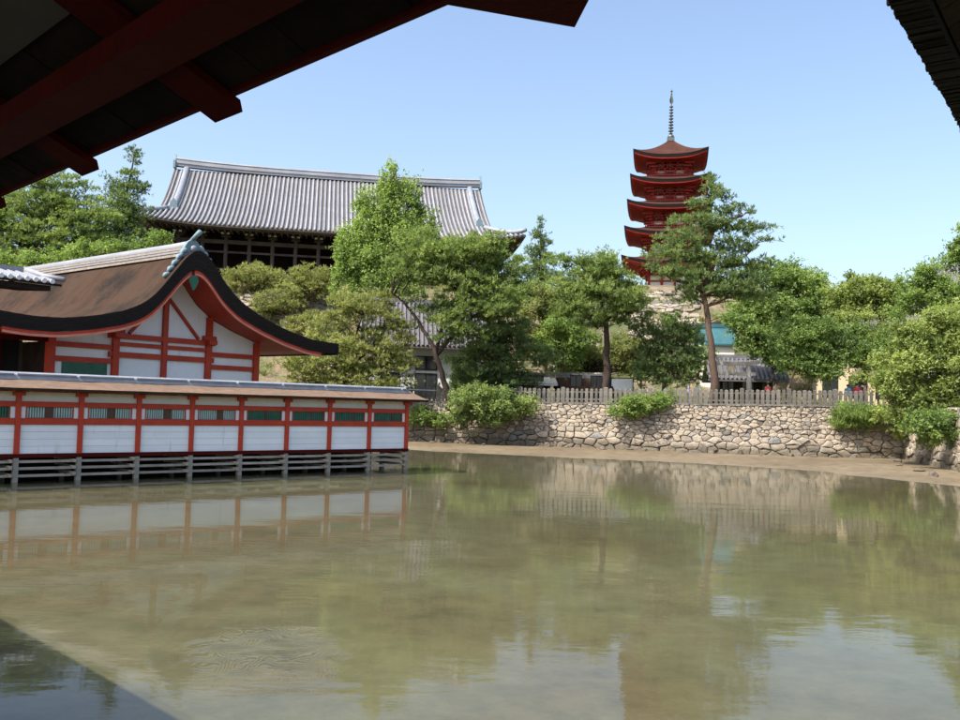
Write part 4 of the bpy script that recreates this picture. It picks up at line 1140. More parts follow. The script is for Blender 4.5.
# ------------------------------------------------------------------ the roofs the photographer stands under
def near_eave():
    fr = Frame((-0.12, 1.65, 0), rad(-45)); ZE = 3.75
    root = thing("shrine_eave", "red timber eave in shade-darkened colour with sheathing boards and rafters at the upper left", "eave", fr)
    r = random.Random(6); SL = math.tan(rad(24)); X0, X1 = -14.0, 2.6; D = 4.2; ST = 0.8625
    zs = lambda y: ZE - y * SL                           # underside of the sheathing, y inwards is negative
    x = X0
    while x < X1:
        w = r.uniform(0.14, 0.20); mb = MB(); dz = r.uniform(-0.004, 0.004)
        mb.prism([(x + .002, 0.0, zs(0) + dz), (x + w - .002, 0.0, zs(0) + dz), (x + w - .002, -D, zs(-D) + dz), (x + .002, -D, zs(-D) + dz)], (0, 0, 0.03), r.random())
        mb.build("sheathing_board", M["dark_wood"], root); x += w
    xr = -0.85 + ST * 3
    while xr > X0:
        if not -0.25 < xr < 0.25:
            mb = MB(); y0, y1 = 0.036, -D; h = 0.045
            mb.prism([(xr, y0, zs(y0) - h + 0.012), (xr, y0 - 0.008, zs(y0) - 0.005), (xr, y1, zs(y1) - 0.005), (xr, y1, zs(y1) - h)], (0.135, 0, 0)); mb.build("rafter", M["shaded_red"], root)
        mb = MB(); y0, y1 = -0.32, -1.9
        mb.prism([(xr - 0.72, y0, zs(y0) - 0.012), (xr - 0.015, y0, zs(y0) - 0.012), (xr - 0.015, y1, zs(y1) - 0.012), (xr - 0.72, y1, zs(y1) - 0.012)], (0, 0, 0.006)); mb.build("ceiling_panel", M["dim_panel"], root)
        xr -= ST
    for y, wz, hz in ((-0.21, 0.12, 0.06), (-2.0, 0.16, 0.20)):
        mb = MB(); zc = zs(y) - 0.03 - hz / 2; mb.box(X0, X1, y - wz / 2, y + wz / 2, zc - hz / 2, zc + hz / 2); mb.build("purlin", M["shaded_red"], root)
    mb = MB(); mb.box(X0, X1, 0.003, 0.022, ZE - 0.011, ZE + 0.05); mb.build("eave_board", M["shaded_red"], root)
    mb = MB()
    mb.prism([(X0, 0.075, ZE + 0.055), (X0, 0.045, ZE + 0.26), (X0, -D, zs(-D) + 0.40), (X0, -D, zs(-D) + 0.06), (X0, 0.0, ZE + 0.04)], (X1 - X0, 0, 0)); mb.build("bark_roof", M["bark"], root)
    mb = MB(); mb.prism([(X0, -D, zs(-D) + 0.02), (X0, -D, zs(-D) + 0.40), (X0, -D - 4.5, zs(-D) - 1.6)], (X1 - X0, 0, 0)); mb.build("far_slope", M["bark"], root)
    # end beam projecting at the corner, its underside facing the water
    a = fr.l((-0.41, 1.551, 0)); b = fr.l((0.169, 1.748, 0)); c = fr.l((0.197, 1.49, 0)); d = fr.l((-0.375, 1.30, 0))
    mb = MB(); mb.prism([(p.x, p.y, ZE) for p in (a, b, c, d)], (0, 0, 0.20)); mb.build("beam_end", M["shaded_red"], root)
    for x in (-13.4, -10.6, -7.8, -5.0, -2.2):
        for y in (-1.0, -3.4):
            mb = MB(); mb.tube([(x, y, -0.6), (x, y, zs(y) - 0.20)], [0.14, 0.14], 12); mb.build("column", M["shaded_red"], root)
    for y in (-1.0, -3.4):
        mb = MB(); mb.box(X0, X1, y - 0.08, y + 0.08, 1.04, 1.28); mb.build("deck_beam", M["shaded_red"], root)
    x = X0
    while x < X1:
        mb = MB(); mb.box(x, x + 0.24, -4.0, -0.85, 1.29, 1.35, r.random()); mb.build("deck_board", M["old_wood"], root); x += 0.25
near_eave()

def right_eave():
    fr = Frame((1.44, 3.19, 0), rad(54.1))
    root = thing("bark_eave", "rough dark edge of a bark thatched eave at the upper right", "eave", fr)
    r = random.Random(16); SL = math.tan(rad(28)); X0, X1, D = -2.6, 5.0, 3.4
    zs = lambda y: 4.5 - y * SL
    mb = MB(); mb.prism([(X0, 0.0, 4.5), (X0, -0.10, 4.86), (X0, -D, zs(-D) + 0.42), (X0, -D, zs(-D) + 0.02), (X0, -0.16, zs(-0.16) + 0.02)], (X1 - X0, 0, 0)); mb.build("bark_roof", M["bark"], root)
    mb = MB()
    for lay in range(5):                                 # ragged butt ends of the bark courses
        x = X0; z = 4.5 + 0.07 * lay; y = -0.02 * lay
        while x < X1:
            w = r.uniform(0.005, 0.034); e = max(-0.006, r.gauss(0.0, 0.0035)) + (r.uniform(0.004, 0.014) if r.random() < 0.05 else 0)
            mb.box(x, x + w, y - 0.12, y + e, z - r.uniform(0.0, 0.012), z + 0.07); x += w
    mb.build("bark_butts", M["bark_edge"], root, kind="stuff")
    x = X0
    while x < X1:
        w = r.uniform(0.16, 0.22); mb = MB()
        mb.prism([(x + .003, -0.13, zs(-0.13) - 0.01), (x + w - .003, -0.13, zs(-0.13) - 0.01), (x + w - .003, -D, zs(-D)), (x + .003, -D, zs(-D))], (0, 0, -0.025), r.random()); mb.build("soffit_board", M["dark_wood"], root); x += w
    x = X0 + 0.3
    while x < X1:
        mb = MB(); mb.bar((x, -0.35, zs(-0.35) - 0.09), (x, -D, zs(-D) - 0.09), 0.10, 0.12); mb.build("rafter", M["shaded_red"], root); x += 0.6
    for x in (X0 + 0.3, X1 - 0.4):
        mb = MB(); mb.tube([(x, -2.6, -0.6), (x, -2.6, zs(-2.6) - 0.1)], [0.14, 0.14], 12); mb.build("column", M["shaded_red"], root)
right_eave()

# ------------------------------------------------------------------ small buildings behind the fence
def on_hill(x, y):
    """where the line of sight (x, y) meets the hill"""
    r = ray(x, y); t = 62.0
    while t < 160:
        p = EYE + r * (t / r.y)
        if p.z < float(hill_z(np.array(p.x), np.array(p.y))): return p
        t += 0.5
    return EYE + r * (110.0 / r.y)
def ground(x, y):
    return float(hill_z(np.array(float(x)), np.array(float(y))))

def house(label, px, d, w, dep, ze, zr, ang, wallm, roofm, openings=3, name="house", over=0.9, cat="house"):
    p = at(px, 380, d); g = ground(p.x, p.y)
    fr = Frame((p.x, p.y, g), rad(ang)); root = thing(name, label, cat, fr); r = random.Random(int(px))
    ze -= g; zr -= g; hx, hy = w / 2, dep / 2
    mb = MB(); mb.box(-hx, hx, -hy, hy, -2.0, ze); mb.build("wall", M[wallm], root)
    mb = MB()
    for s in (-1, 1):
        mb.grid([[(x, s * (hy + over), ze - 0.12) for x in (-hx - over, hx + over)], [(x, s * (hy + over) * 0.5, ze + (zr - ze) * 0.44) for x in (-hx - over, hx + over)], [(x, 0, zr) for x in (-hx - over, hx + over)]])
        mb.grid([[(x, s * (hy + over), ze - 0.14) for x in (-hx - over, hx + over)], [(x, s * (hy + over), ze - 0.26) for x in (-hx - over, hx + over)], [(x, s * hy * 0.9, ze - 0.1) for x in (-hx - over, hx + over)]])
    rf = mb.build("roof", M["tile_pan"] if roofm == "tile" else M[roofm], root)
    x = -hx - over + 0.1
    if roofm == "tile":
        while x < hx + over:
            mb = MB(); mb.tube([(x, -hy - over - 0.03, ze - 0.06), (x, -(hy + over) * 0.5, ze + (zr - ze) * 0.44 + 0.05), (x, 0, zr + 0.05)], [0.10] * 3, 6, tint=r.random()); mb.build("tile_row", M["tile_dark"], rf); x += 0.34
    mb = MB(); mb.bar((-hx - over, 0, zr + 0.12), (hx + over, 0, zr + 0.12), 0.34, 0.36); mb.build("ridge", M["tile_dark"] if roofm != "turquoise" else M["turquoise"], rf)
    for s in (-1, 1):
        mb = MB(); mb.prism([(s * (hx - 0.02), -hy, ze), (s * (hx - 0.02), hy, ze), (s * (hx - 0.02), 0, zr - 0.15)], (-s * 0.1, 0, 0)); mb.build("gable_wall", M[wallm], root)
    for i in range(openings):
        cx = -hx + w * (i + 0.5) / openings; ww = w / openings * 0.30
        for zb in ([0.2] if ze < 3.6 else [0.3, ze * 0.56]):
            hh = 1.9 if zb < 0.5 else 1.1
            mb = MB(); mb.box(cx - ww, cx + ww, -hy - 0.05, -hy - 0.01, zb, zb + hh); wn_ = mb.build("window", M["dark_wood"], root)
            for s in (-1, 1):
                mb = MB(); xx = cx + s * ww * 0.47; mb.box(xx - ww * 0.42, xx + ww * 0.42, -hy - 0.07, -hy - 0.055, zb + 0.08, zb + hh - 0.08); mb.build("pane", M["glass"], wn_)
    return root
house("white walled house with grey tiled roof half hidden behind the leaning pine", 424, 72.5, 8.6, 6.0, 7.4, 11.0, 6, "white", "tile", 3)
house("low tiled hall with dark open front behind the stone gate", 744, 73.5, 4.6, 4.0, 5.6, 7.3, -8, "dark_wood", "tile", 3, "small_hall", 0.8, "hall")
house("house with turquoise copper roof behind the stone gate", 715, 84.0, 2.9, 4.0, 9.2, 10.8, -8, "plaster_warm", "turquoise", 2, over=0.35)
house("cream walled house between the round trees on the right", 853, 80.0, 6.4, 5.0, 9.4, 11.6, -16, "shop_wall", "tile", 3)
house("grey tiled house high behind the trees near the right edge", 912, 82.0, 6.0, 5.0, 11.5, 14.2, -18, "plaster_warm", "tile", 2)
house("pale house with tiled roof cut by the right edge of the frame", 965, 74.0, 5.0, 5.0, 13.0, 15.4, -20, "white", "tile", 2)
house("low brown roofed shelter behind the picket fence", 583, 67.5, 3.0, 2.6, 4.4, 5.2, 4, "dark_wood", "bark", 2, "shelter", 0.5, "shelter")
house("small open stall with a pale roof among the dark pines", 531, 68.0, 2.6, 2.4, 4.75, 5.2, 4, "dark_wood", "plaster_warm", 1, "stall", 0.5, "stall")

def stone_gate():
    p = at(731, 385, 66.0); fr = Frame((p.x, p.y, ground(p.x, p.y)), rad(-9))
    root = thing("torii_gate", "grey stone gate with two round columns and a name tablet", "gate", fr)
    H = 2.95; W = 1.24
    for s in (-1, 1):
        mb = MB(); mb.tube([(s * (W + 0.09), 0, -0.3), (s * W, 0, H)], [0.20, 0.165], 12); c = mb.build("column", M["granite"], root, smooth=True)
        mb = MB(); mb.lathe([(0.32, -0.1), (0.32, 0.22), (0.24, 0.30)], 12, (s * (W + 0.09), 0, 0)); mb.build("column_foot", M["granite"], c)
    mb = MB(); rows = []
    for y, dz in ((-0.2, 0.0), (-0.24, 0.26), (0.24, 0.26), (0.2, 0.0)):
        rows.append([(x, y, H + dz + 0.16 * (abs(x) / 2.0) ** 3) for x in np.linspace(-2.0, 2.0, 13).tolist()])
    rows.append(rows[0]); mb.grid(rows); mb.prism([rows[0][0], rows[1][0], rows[2][0], rows[3][0]], (0.02, 0, 0)); mb.prism([rows[0][-1], rows[1][-1], rows[2][-1], rows[3][-1]], (-0.02, 0, 0))
    mb.build("top_lintel", M["granite"], root)
    mb = MB(); mb.box(-1.75, 1.75, -0.09, 0.09, H - 0.72, H - 0.48); mb.build("tie_beam", M["granite"], root)
    mb = MB(); mb.box(-0.24, 0.24, -0.16, 0.08, H - 0.60, H + 0.06); t = mb.build("name_tablet", M["granite"], root)
    mb = MB(); mb.box(-0.15, 0.15, -0.18, -0.165, H - 0.5, H - 0.04); mb.build("tablet_face", M["shop_wall"], t)
stone_gate()

def notice_board():
    p = at(622, 385, 66.5); fr = Frame((p.x, p.y, ground(p.x, p.y)), rad(2))
    root = thing("notice_board", "white notice board standing behind the picket fence", "board", fr)
    mb = MB(); mb.box(-0.78, 0.78, -0.03, 0.03, 0.95, 1.85); b = mb.build("board", M["white"], root)
    mb = MB(); 
    for a in ((-0.84, -0.785, 0.9, 1.9), (0.785, 0.84, 0.9, 1.9)): mb.box(a[0], a[1], -0.04, 0.04, a[2], a[3])
    mb.box(-0.86, 0.86, -0.05, 0.05, 1.905, 1.96); mb.build("frame", M["dark_wood"], b)
    for x in (-0.6, 0.6):
        mb = MB(); mb.box(x - 0.04, x + 0.04, 0.035, 0.10, -0.2, 0.95); mb.build("leg", M["dark_wood"], root)
notice_board()

# ------------------------------------------------------------------ people on the street
def person(px, d, label, shirt, trousers, hair, face_dir, hat=None, h=1.62, seed=0):
    p = at(px, 385, d); g = ground(p.x, p.y)
    m, nt, out = new_mat("person_cloth_and_skin"); b = nt.nodes.new("ShaderNodeBsdfPrincipled")
    tc = nt.nodes.new("ShaderNodeTexCoord"); sp = nt.nodes.new("ShaderNodeSeparateXYZ"); nt.links.new(tc.outputs["Object"], sp.inputs[0])
    mr = nt.nodes.new("ShaderNodeMath"); mr.operation = 'DIVIDE'; nt.links.new(sp.outputs[2], mr.inputs[0]); mr.inputs[1].default_value = h
    rp = ramp(nt, mr.outputs[0], [(0.0, (0.03, 0.03, 0.03)), (0.045, trousers), (0.50, shirt), (0.845, (0.48, 0.29, 0.20))])
    rp.node.color_ramp.interpolation = 'CONSTANT'
    nt.links.new(rp, b.inputs["Base Color"]); b.inputs["Roughness"].default_value = 0.8
    nt.links.new(b.outputs[0], out.inputs[0])
    me = bpy.data.meshes.new("person"); s = h / 1.62
    V = [(0, 0, .92, .13), (0, 0, 1.10, .135), (0, 0, 1.30, .15), (0, 0, 1.38, .07), (0, -.01, 1.43, .055), (0, -.015, 1.52, .092), (0, -.01, 1.585, .07),
         (-.09, 0, .86, .095), (-.10, -.02, .48, .062), (-.10, 0.0, .09, .045), (-.10, -.13, .04, .035),
         (.09, 0, .86, .095), (.10, .02, .48, .062), (.11, .06, .09, .045), (.11, -.07, .04, .035),
         (-.19, 0, 1.31, .058), (-.23, .02, 1.05, .043), (-.21, -.10, .84, .034), (-.205, -.13, .75, .03),
         (.19, 0, 1.31, .058), (.23, .02, 1.05, .043), (.22, -.08, .84, .034), (.215, -.11, .75, .03)]
    Eg = [(0, 1), (1, 2), (2, 3), (3, 4), (4, 5), (5, 6), (0, 7), (7, 8), (8, 9), (9, 10), (0, 11), (11, 12), (12, 13), (13, 14), (2, 15), (15, 16), (16, 17), (17, 18), (2, 19), (19, 20), (20, 21), (21, 22)]
    me.from_pydata([(a * s, b_ * s, c * s) for a, b_, c, _ in V], Eg, []); me.materials.append(m)
    o = bpy.data.objects.new("person", me); COL.objects.link(o)
    md = o.modifiers.new("skin", 'SKIN'); md.use_smooth_shade = True
    for k, (_, _, _, rr) in enumerate(V):
        w = 1.25 if k in (0, 1, 2) else 1.0
        me.skin_vertices[0].data[k].radius = (rr * s * w, rr * s * 0.85)
    me.skin_vertices[0].data[0].use_root = True
    sb = o.modifiers.new("smooth", 'SUBSURF'); sb.levels = 1; sb.render_levels = 2
    o.location = (p.x, p.y, g); o.rotation_euler = (0, 0, face_dir)
    tag(o, label, "person", "people on the street behind the fence")
    hm = surf("hair", hair, tuple(c * 1.5 for c in hair), 8, rough=0.6)
    mb = MB(); mb.lathe([(0.105, 1.50), (0.112, 1.55), (0.10, 1.60), (0.06, 1.64), (0.01, 1.655)], 12, (0, 0.012, 0))
    ho = mb.build("hair", hm, o, smooth=True); ho.scale = (s, s, s)
    if hat:
        mm = surf("hat_cloth", hat, hat, 4, rough=0.8)
        mb = MB(); mb.lathe([(0.20, 1.575), (0.20, 1.585), (0.125, 1.60), (0.12, 1.67), (0.08, 1.70), (0.01, 1.705)], 14); h2 = mb.build("hat", mm, o, smooth=True); h2.scale = (s, s, s)
    mb = MB()
    for sx in (-1, 1): mb.box(sx * 0.034 - 0.010, sx * 0.034 + 0.010, -0.112, -0.100, 1.515, 1.527)
    e = mb.build("eyes", M["interior"], o); e.scale = (s, s, s)
    mb = MB(); mb.prism([(-0.014, -0.100, 1.478), (0.014, -0.100, 1.478), (0.0, -0.100, 1.515)], (0, -0.022, 0)); e = mb.build("nose", m, o); e.scale = (s, s, s)
person(511, 65.2, "person in a white hat and red top behind the pickets, beside the dark bush", (0.45, 0.04, 0.04), (0.08, 0.08, 0.10), (0.02, 0.015, 0.01), 0.3, (0.75, 0.75, 0.72))
person(689, 63.5, "person in a lilac top just left of the tall pine's trunk", (0.42, 0.36, 0.55), (0.05, 0.06, 0.12), (0.02, 0.015, 0.01), 1.2)
person(698, 64.2, "person in a white shirt and pale hat beside the tall pine's trunk", (0.70, 0.70, 0.68), (0.30, 0.27, 0.22), (0.03, 0.02, 0.015), -0.8, (0.62, 0.56, 0.46))
person(768, 62.8, "person in a dark red top to the right of the stone gate", (0.36, 0.05, 0.05), (0.06, 0.06, 0.07), (0.02, 0.015, 0.01), 2.4)
person(776, 63.8, "person in a tan top standing next to the dark red top", (0.50, 0.36, 0.24), (0.10, 0.09, 0.08), (0.03, 0.02, 0.012), 0.4, h=1.70)
person(848, 62.6, "person in a light blue top under the round green tree", (0.18, 0.36, 0.55), (0.07, 0.07, 0.09), (0.02, 0.015, 0.01), -0.5, h=1.55)
person(857, 62.4, "person in a bright red top behind the right end of the fence", (0.55, 0.04, 0.05), (0.05, 0.05, 0.06), (0.02, 0.015, 0.01), 0.2)
person(865, 63.4, "person in a pink top at the right end of the fence", (0.62, 0.26, 0.28), (0.20, 0.20, 0.24), (0.03, 0.02, 0.015), 1.0, h=1.66)

# ------------------------------------------------------------------ foliage
def unit(v):
    return v / np.maximum(1e-6, np.linalg.norm(v, axis=-1, keepdims=True))

def leaf_cloud(C, R, n, L, kind, rs, ct):
    """n leaves in each clump (centre C, radii R): diamond-shaped blades, denser towards the clump's skin"""
    K = len(C); q = 7 if kind == "pine" else (1 if kind == "grass" else 5)     # blades per tuft or spray
    n = max(1, n // q); idx = np.repeat(np.arange(K), n); T = len(idx)
    d = unit(rs.normal(size=(T, 3)))
    if kind == "pine": d[:, 2] = np.where(d[:, 2] < -0.25, -d[:, 2], d[:, 2])
    rr = rs.random(T) ** 0.42
    tuft = C[idx] + d * R[idx] * rr[:, None] * (1 + 0.26 * rs.normal(size=(T, 1)))
    tt = ct[idx] + rs.normal(size=T) * 0.12
    up = np.array([0, 0, 1.0]); lead = unit(d * 0.6 + up * (0.55 if kind == "pine" else 0.1) + rs.normal(size=(T, 3)) * 0.45)
    d = np.repeat(d, q, 0); tuft = np.repeat(tuft, q, 0); tt = np.repeat(tt, q); lead = np.repeat(lead, q, 0); N = len(d)
    if kind == "pine":
        ax = unit(lead * 0.9 + rs.normal(size=(N, 3)) * 0.48); asp = 0.19; ln = L * rs.uniform(0.8, 1.8, N); pos = tuft + ax * ln[:, None] * 0.5
    elif kind == "upright":
        ax = unit(lead * 0.5 + rs.normal(size=(N, 3)) * 0.6); asp = 0.6; ln = L * rs.uniform(0.6, 1.3, N)
        pos = tuft + (lead * 0.9 + up * 0.8) * rs.uniform(-1.2, 1.2, (N, 1)) * L + rs.normal(size=(N, 3)) * L * 0.25
    elif kind == "grass":
        ax = unit(d * 0.5 + up * 0.9 + rs.normal(size=(N, 3)) * 0.35); asp = 0.16; ln = L * rs.uniform(1.0, 2.2, N); pos = tuft
    else:
        ax = unit(lead * 0.6 + rs.normal(size=(N, 3)) * 0.7 - up * 0.15); asp = 0.55; ln = L * rs.uniform(0.55, 1.45, N)
        pos = tuft + lead * rs.uniform(-1.1, 1.1, (N, 1)) * L + rs.normal(size=(N, 3)) * L * 0.32
    nrm = unit(d * 0.6 + up * 0.7 + rs.normal(size=(N, 3)) * 0.6)
    side = unit(np.cross(ax, nrm)); nn = np.cross(side, ax)
    w = (ln * asp * 0.5)[:, None]; ln = ln[:, None]
    v0 = pos - ax * ln * 0.5; v1 = pos + side * w + nn * ln * 0.05; v2 = pos + ax * ln * 0.5; v3 = pos - side * w + nn * ln * 0.05
    V = np.stack([v0, v1, v2, v3], 1).reshape(-1, 3)
    t = np.clip(tt + rs.normal(size=N) * 0.08, 0, 1)
    return V, t

def leaf_mesh(name, V, t, mat):
    N = len(t); me = bpy.data.meshes.new(name)
    me.vertices.add(4 * N); me.vertices.foreach_set("co", V.astype(np.float32).ravel())
    me.loops.add(4 * N); me.loops.foreach_set("vertex_index", np.arange(4 * N, dtype=np.int32))
    me.polygons.add(N); me.polygons.foreach_set("loop_start", np.arange(0, 4 * N, 4, dtype=np.int32))
    me.update(calc_edges=True)
    a = me.attributes.new("tint", 'FLOAT', 'FACE'); a.data.foreach_set("value", t.astype(np.float32))
    me.materials.append(mat)
    return me

TREES = 0
def tree(name, label, cat, mat, d, trunk, blobs, tr=0.16, kind="broad", L=0.20, cr=0.62, dens=1.0, flat=0.6, bark="trunk", group=None, base=None, limbs=(), deep=0.85, fill=1.0, spread=(0.0, 1.0)):
    """trunk: outline points up the stem; blobs: masses of the crown (x, y, half width, half height), all at d metres"""
    global TREES
    TREES += 1
    rs = np.random.default_rng(100 + TREES); r = random.Random(100 + TREES)
    px = d / F_PX; L *= 0.84
    path = [at(x, y, d) for x, y in trunk]
    b = path[0].copy()
    g = base if base is not None else ground(b.x, b.y)
    path.insert(0, Vector((b.x + (b.x - path[1].x) * 0.05, b.y, g - 0.4)))
    path = [p for i, p in enumerate(path) if i == 0 or p.z > path[0].z + 0.05]
    # give the stem some bend in depth too
    for i in range(1, len(path)): path[i].y += 0.25 * math.sin(i * 1.7 + TREES)
    off = Vector((b.x, b.y, g))
    root = thing(name, label, cat, loc=off, group=group)
    n = len(path)
    rad_ = [tr * (1.25 if i == 0 else 1.0 - 0.78 * (i / max(1, n - 1))) for i in range(n)]
    fine = []; fr_ = []
    for i in range(n - 1):
        for k in range(4):
            t = k / 4.0; q = path[i].lerp(path[i + 1], t)
            q = q + Vector((r.uniform(-1, 1), r.uniform(-1, 1), 0)) * tr * 0.22 if (i or k) else q
            fine.append(q - off); fr_.append(rad_[i] + (rad_[i + 1] - rad_[i]) * t)
    fine.append(path[-1] - off); fr_.append(rad_[-1])
    mb = MB(); mb.tube(fine, fr_, 9)
    for lm in limbs:
        q = [at(x, y, d) + Vector((0, 0.3 * math.sin(i * 2.0), 0)) - off for i, (x, y) in enumerate(lm)]
        mb.tube(q, [tr * (0.62 - 0.42 * i / max(1, len(q) - 1)) for i in range(len(q))], 8); fine += q; 
    mb.build("trunk", M[bark], root, smooth=True)
    C = []; R = []; ct = []; per_m2 = 128 * dens * (0.20 / L) ** 2
    gx, gz = (1.14, 1.5) if kind == "pine" else (1.12, 1.25)
    blobs = list(blobs) + [((a[0] + q[0]) / 2 + r.uniform(-3, 3), (a[1] + q[1]) / 2 + r.uniform(-3, 3), min(a[2], q[2]) * 0.6, min(a[3], q[3]) * 0.75) for a, q in zip(blobs[:-1], blobs[1:]) if math.hypot(a[0] - q[0], a[1] - q[1]) < 45]
    for (cx, cy, rx, ry) in blobs:
        rx *= gx; ry *= gz
        c = at(cx, cy, d); ax, az = rx * px, ry * px; ay = min(max(ax * deep, az), 4.0)
        vol = ax * ay * az; m = max(2, int(round(fill * 3.4 * (vol / (cr ** 3 * flat)) ** 0.74)))
        bt = r.gauss(0.5, 0.11)
        for k in range(m):
            v = unit(rs.normal(size=3)) * rs.random() ** 0.38
            s = rs.uniform(0.45, 1.3)
            C.append((c.x + v[0] * ax, c.y + v[1] * ay, c.z + v[2] * az)); R.append((cr * s, cr * s, cr * s * flat * rs.uniform(0.9, 1.4))); ct.append(bt + rs.normal() * 0.15)
    C = np.array(C); R = np.array(R); ct = np.array(ct)
    C -= np.array(off)
    per = max(10, int(per_m2 * math.pi * cr * cr * 0.62))
    V, t = leaf_cloud(C, R, per, L, kind, rs, ct)
    o = bpy.data.objects.new("crown", leaf_mesh("crown", V, t, M[mat])); COL.objects.link(o); o.parent = root
    # branches reach from the stem to the clumps
    mb = MB(); order = list(range(len(C))); r.shuffle(order)
    for k in order[:min(len(order), 60)]:
        c = Vector(C[k]); best = min(fine, key=lambda q: (q - c).length + (2.5 * max(0, q.z - c.z + 0.1)))
        mid = best.lerp(c, 0.55) + Vector((r.uniform(-.2, .2), r.uniform(-.2, .2), 0.12 * (c - best).length * r.uniform(-0.2, 1)))
        if (c - best).length < 0.15: continue
        mb.tube([best, mid, c], [min(tr * 0.35, 0.02 + 0.018 * (c - best).length), 0.03, 0.012], 5, cap=False)
    if mb.v: mb.build("branches", M[bark], root)
    return root

WT = "trees growing behind the sea wall"
tree("pine_tree", "bushy light green pine at the far left behind the brown roof", "tree", "pine", 80, [(30, 300), (36, 250), (46, 190)],
     [(25, 215, 34, 18), (66, 198, 30, 14), (60, 228, 40, 14), (8, 246, 28, 16), (45, 178, 20, 10), (92, 216, 22, 12), (30, 255, 40, 12), (2, 200, 18, 16), (80, 245, 30, 12), (-20, 230, 30, 30)], 0.3, "pine", 0.27, 0.85, flat=0.45, bark="dark_trunk", group="trees at the upper left")
tree("conifer_tree", "tall dark conifer with a thin ragged tip left of the great hall", "tree", "pine_dark", 84, [(112, 300), (122, 220), (135, 156)],
     [(136, 160, 4, 9), (133, 176, 10, 8), (142, 190, 12, 4), (126, 192, 16, 8), (120, 208, 24, 10), (138, 214, 14, 6), (112, 228, 30, 12), (130, 236, 22, 10), (110, 250, 36, 12), (140, 248, 12, 8), (112, 184, 5, 8)], 0.25, "pine", 0.26, 0.6, flat=0.6, bark="dark_trunk", group="trees at the upper left", fill=0.9)
tree("broadleaf_tree", "dark broadleaf tree low behind the shrine roof ridge", "tree", "broad", 76, [(80, 300), (82, 262)],
     [(90, 255, 30, 12), (55, 264, 26, 12), (20, 268, 36, 14), (130, 252, 20, 10), (160, 240, 14, 6)], 0.2, "broad", 0.26, 0.8, group="trees at the upper left")
# scrub on the slope below the great hall
for k, (bx, bl, lab) in enumerate([
    ((236, 276), [(240, 252, 24, 7), (224, 262, 12, 7), (256, 262, 14, 6)], "dry scrub tree nearest the shrine gable on the slope"),
    ((262, 292), [(258, 276, 26, 8), (235, 282, 14, 7), (276, 284, 14, 6)], "wide dry scrub tree on the slope below the hall columns"),
    ((312, 312), [(312, 278, 20, 8), (300, 290, 22, 8), (326, 290, 14, 9)], "flat topped scrub tree in front of the hall's dark opening"),
    ((284, 320), [(280, 304, 24, 8), (262, 310, 14, 6)], "low scrub bush half way down the slope"),
    ((300, 340), [(296, 326, 16, 6), (318, 318, 14, 6)], "small scrub bush just above the shrine roof's right tip"),
    ((212, 262), [(212, 248, 10, 5), (206, 256, 10, 6)], "small dry bush touching the shrine gable's ornament")]):
    p = on_hill(*bx); dd = p.y - 0.4
    tree("scrub_tree", lab, "tree", "scrub", dd, [bx, (bl[0][0], bl[0][1] + 3)], bl, 0.10, "pine", 0.24, 0.62, flat=0.42, bark="pale_trunk", group="scrub on the hill slope", fill=1.2)
tree("ginkgo_tree", "tall bright green ginkgo rising before the great hall's roof", "tree", "ginkgo", 76, [(374, 345), (380, 280), (388, 210), (393, 172)],
     [(393, 176, 5, 12), (386, 190, 12, 12), (402, 188, 7, 10), (413, 196, 6, 12), (378, 206, 20, 14), (405, 210, 20, 14), (366, 230, 22, 16), (395, 232, 26, 16), (422, 224, 12, 14), (354, 254, 20, 14), (382, 258, 28, 16), (412, 252, 20, 14), (350, 276, 14, 10), (374, 284, 26, 12), (434, 240, 10, 10), (362, 206, 8, 10), (345, 262, 10, 12), (428, 262, 16, 12), (400, 284, 24, 12), (352, 236, 10, 10), (340, 284, 10, 8), (360, 300, 20, 8)], 0.28, "upright", 0.27, 0.62, flat=1.35, bark="pale_trunk", group=WT, fill=1.25, dens=1.15)
tree("pine_tree", "spreading yellow-green pine behind the corridor roof", "tree", "scrub", 64, [(345, 405), (348, 360), (362, 315)],
     [(362, 308, 30, 8), (334, 326, 22, 8), (388, 322, 20, 8), (350, 344, 40, 9), (322, 362, 34, 9), (372, 366, 34, 9), (398, 345, 18, 8), (312, 380, 26, 7), (350, 384, 36, 7), (392, 384, 20, 8), (345, 300, 16, 6), (330, 345, 24, 8), (402, 328, 12, 5), (404, 362, 14, 7), (300, 368, 18, 6), (380, 300, 14, 6)], 0.2, "pine", 0.26, 0.75, flat=0.5, bark="dark_trunk", group=WT, limbs=[[(348, 372), (366, 352), (384, 330)], [(347, 366), (330, 345), (326, 330)]], fill=1.2)
tree("pine_tree", "leaning pine with dark forked trunk before the white house", "tree", "pine", 62.8, [(449, 402), (443, 378), (437, 358), (431, 342), (416, 318), (404, 302), (392, 293)],
     [(402, 268, 24, 9), (432, 258, 34, 9), (470, 252, 34, 9), (500, 268, 24, 10), (425, 280, 26, 6), (458, 278, 34, 8), (492, 294, 34, 9), (474, 312, 36, 8), (420, 240, 20, 7), (486, 244, 22, 7), (448, 340, 12, 5), (512, 284, 16, 8), (462, 302, 24, 7), (440, 322, 16, 4), (500, 312, 20, 8), (414, 300, 10, 4), (452, 326, 20, 5), (476, 334, 18, 6), (424, 312, 14, 4)], 0.26, "pine", 0.25, 0.68, flat=0.48, bark="dark_trunk", group=WT, limbs=[[(436, 352), (440, 334), (446, 318), (456, 296)], [(436, 356), (452, 336), (472, 318), (490, 304)]], fill=1.25)
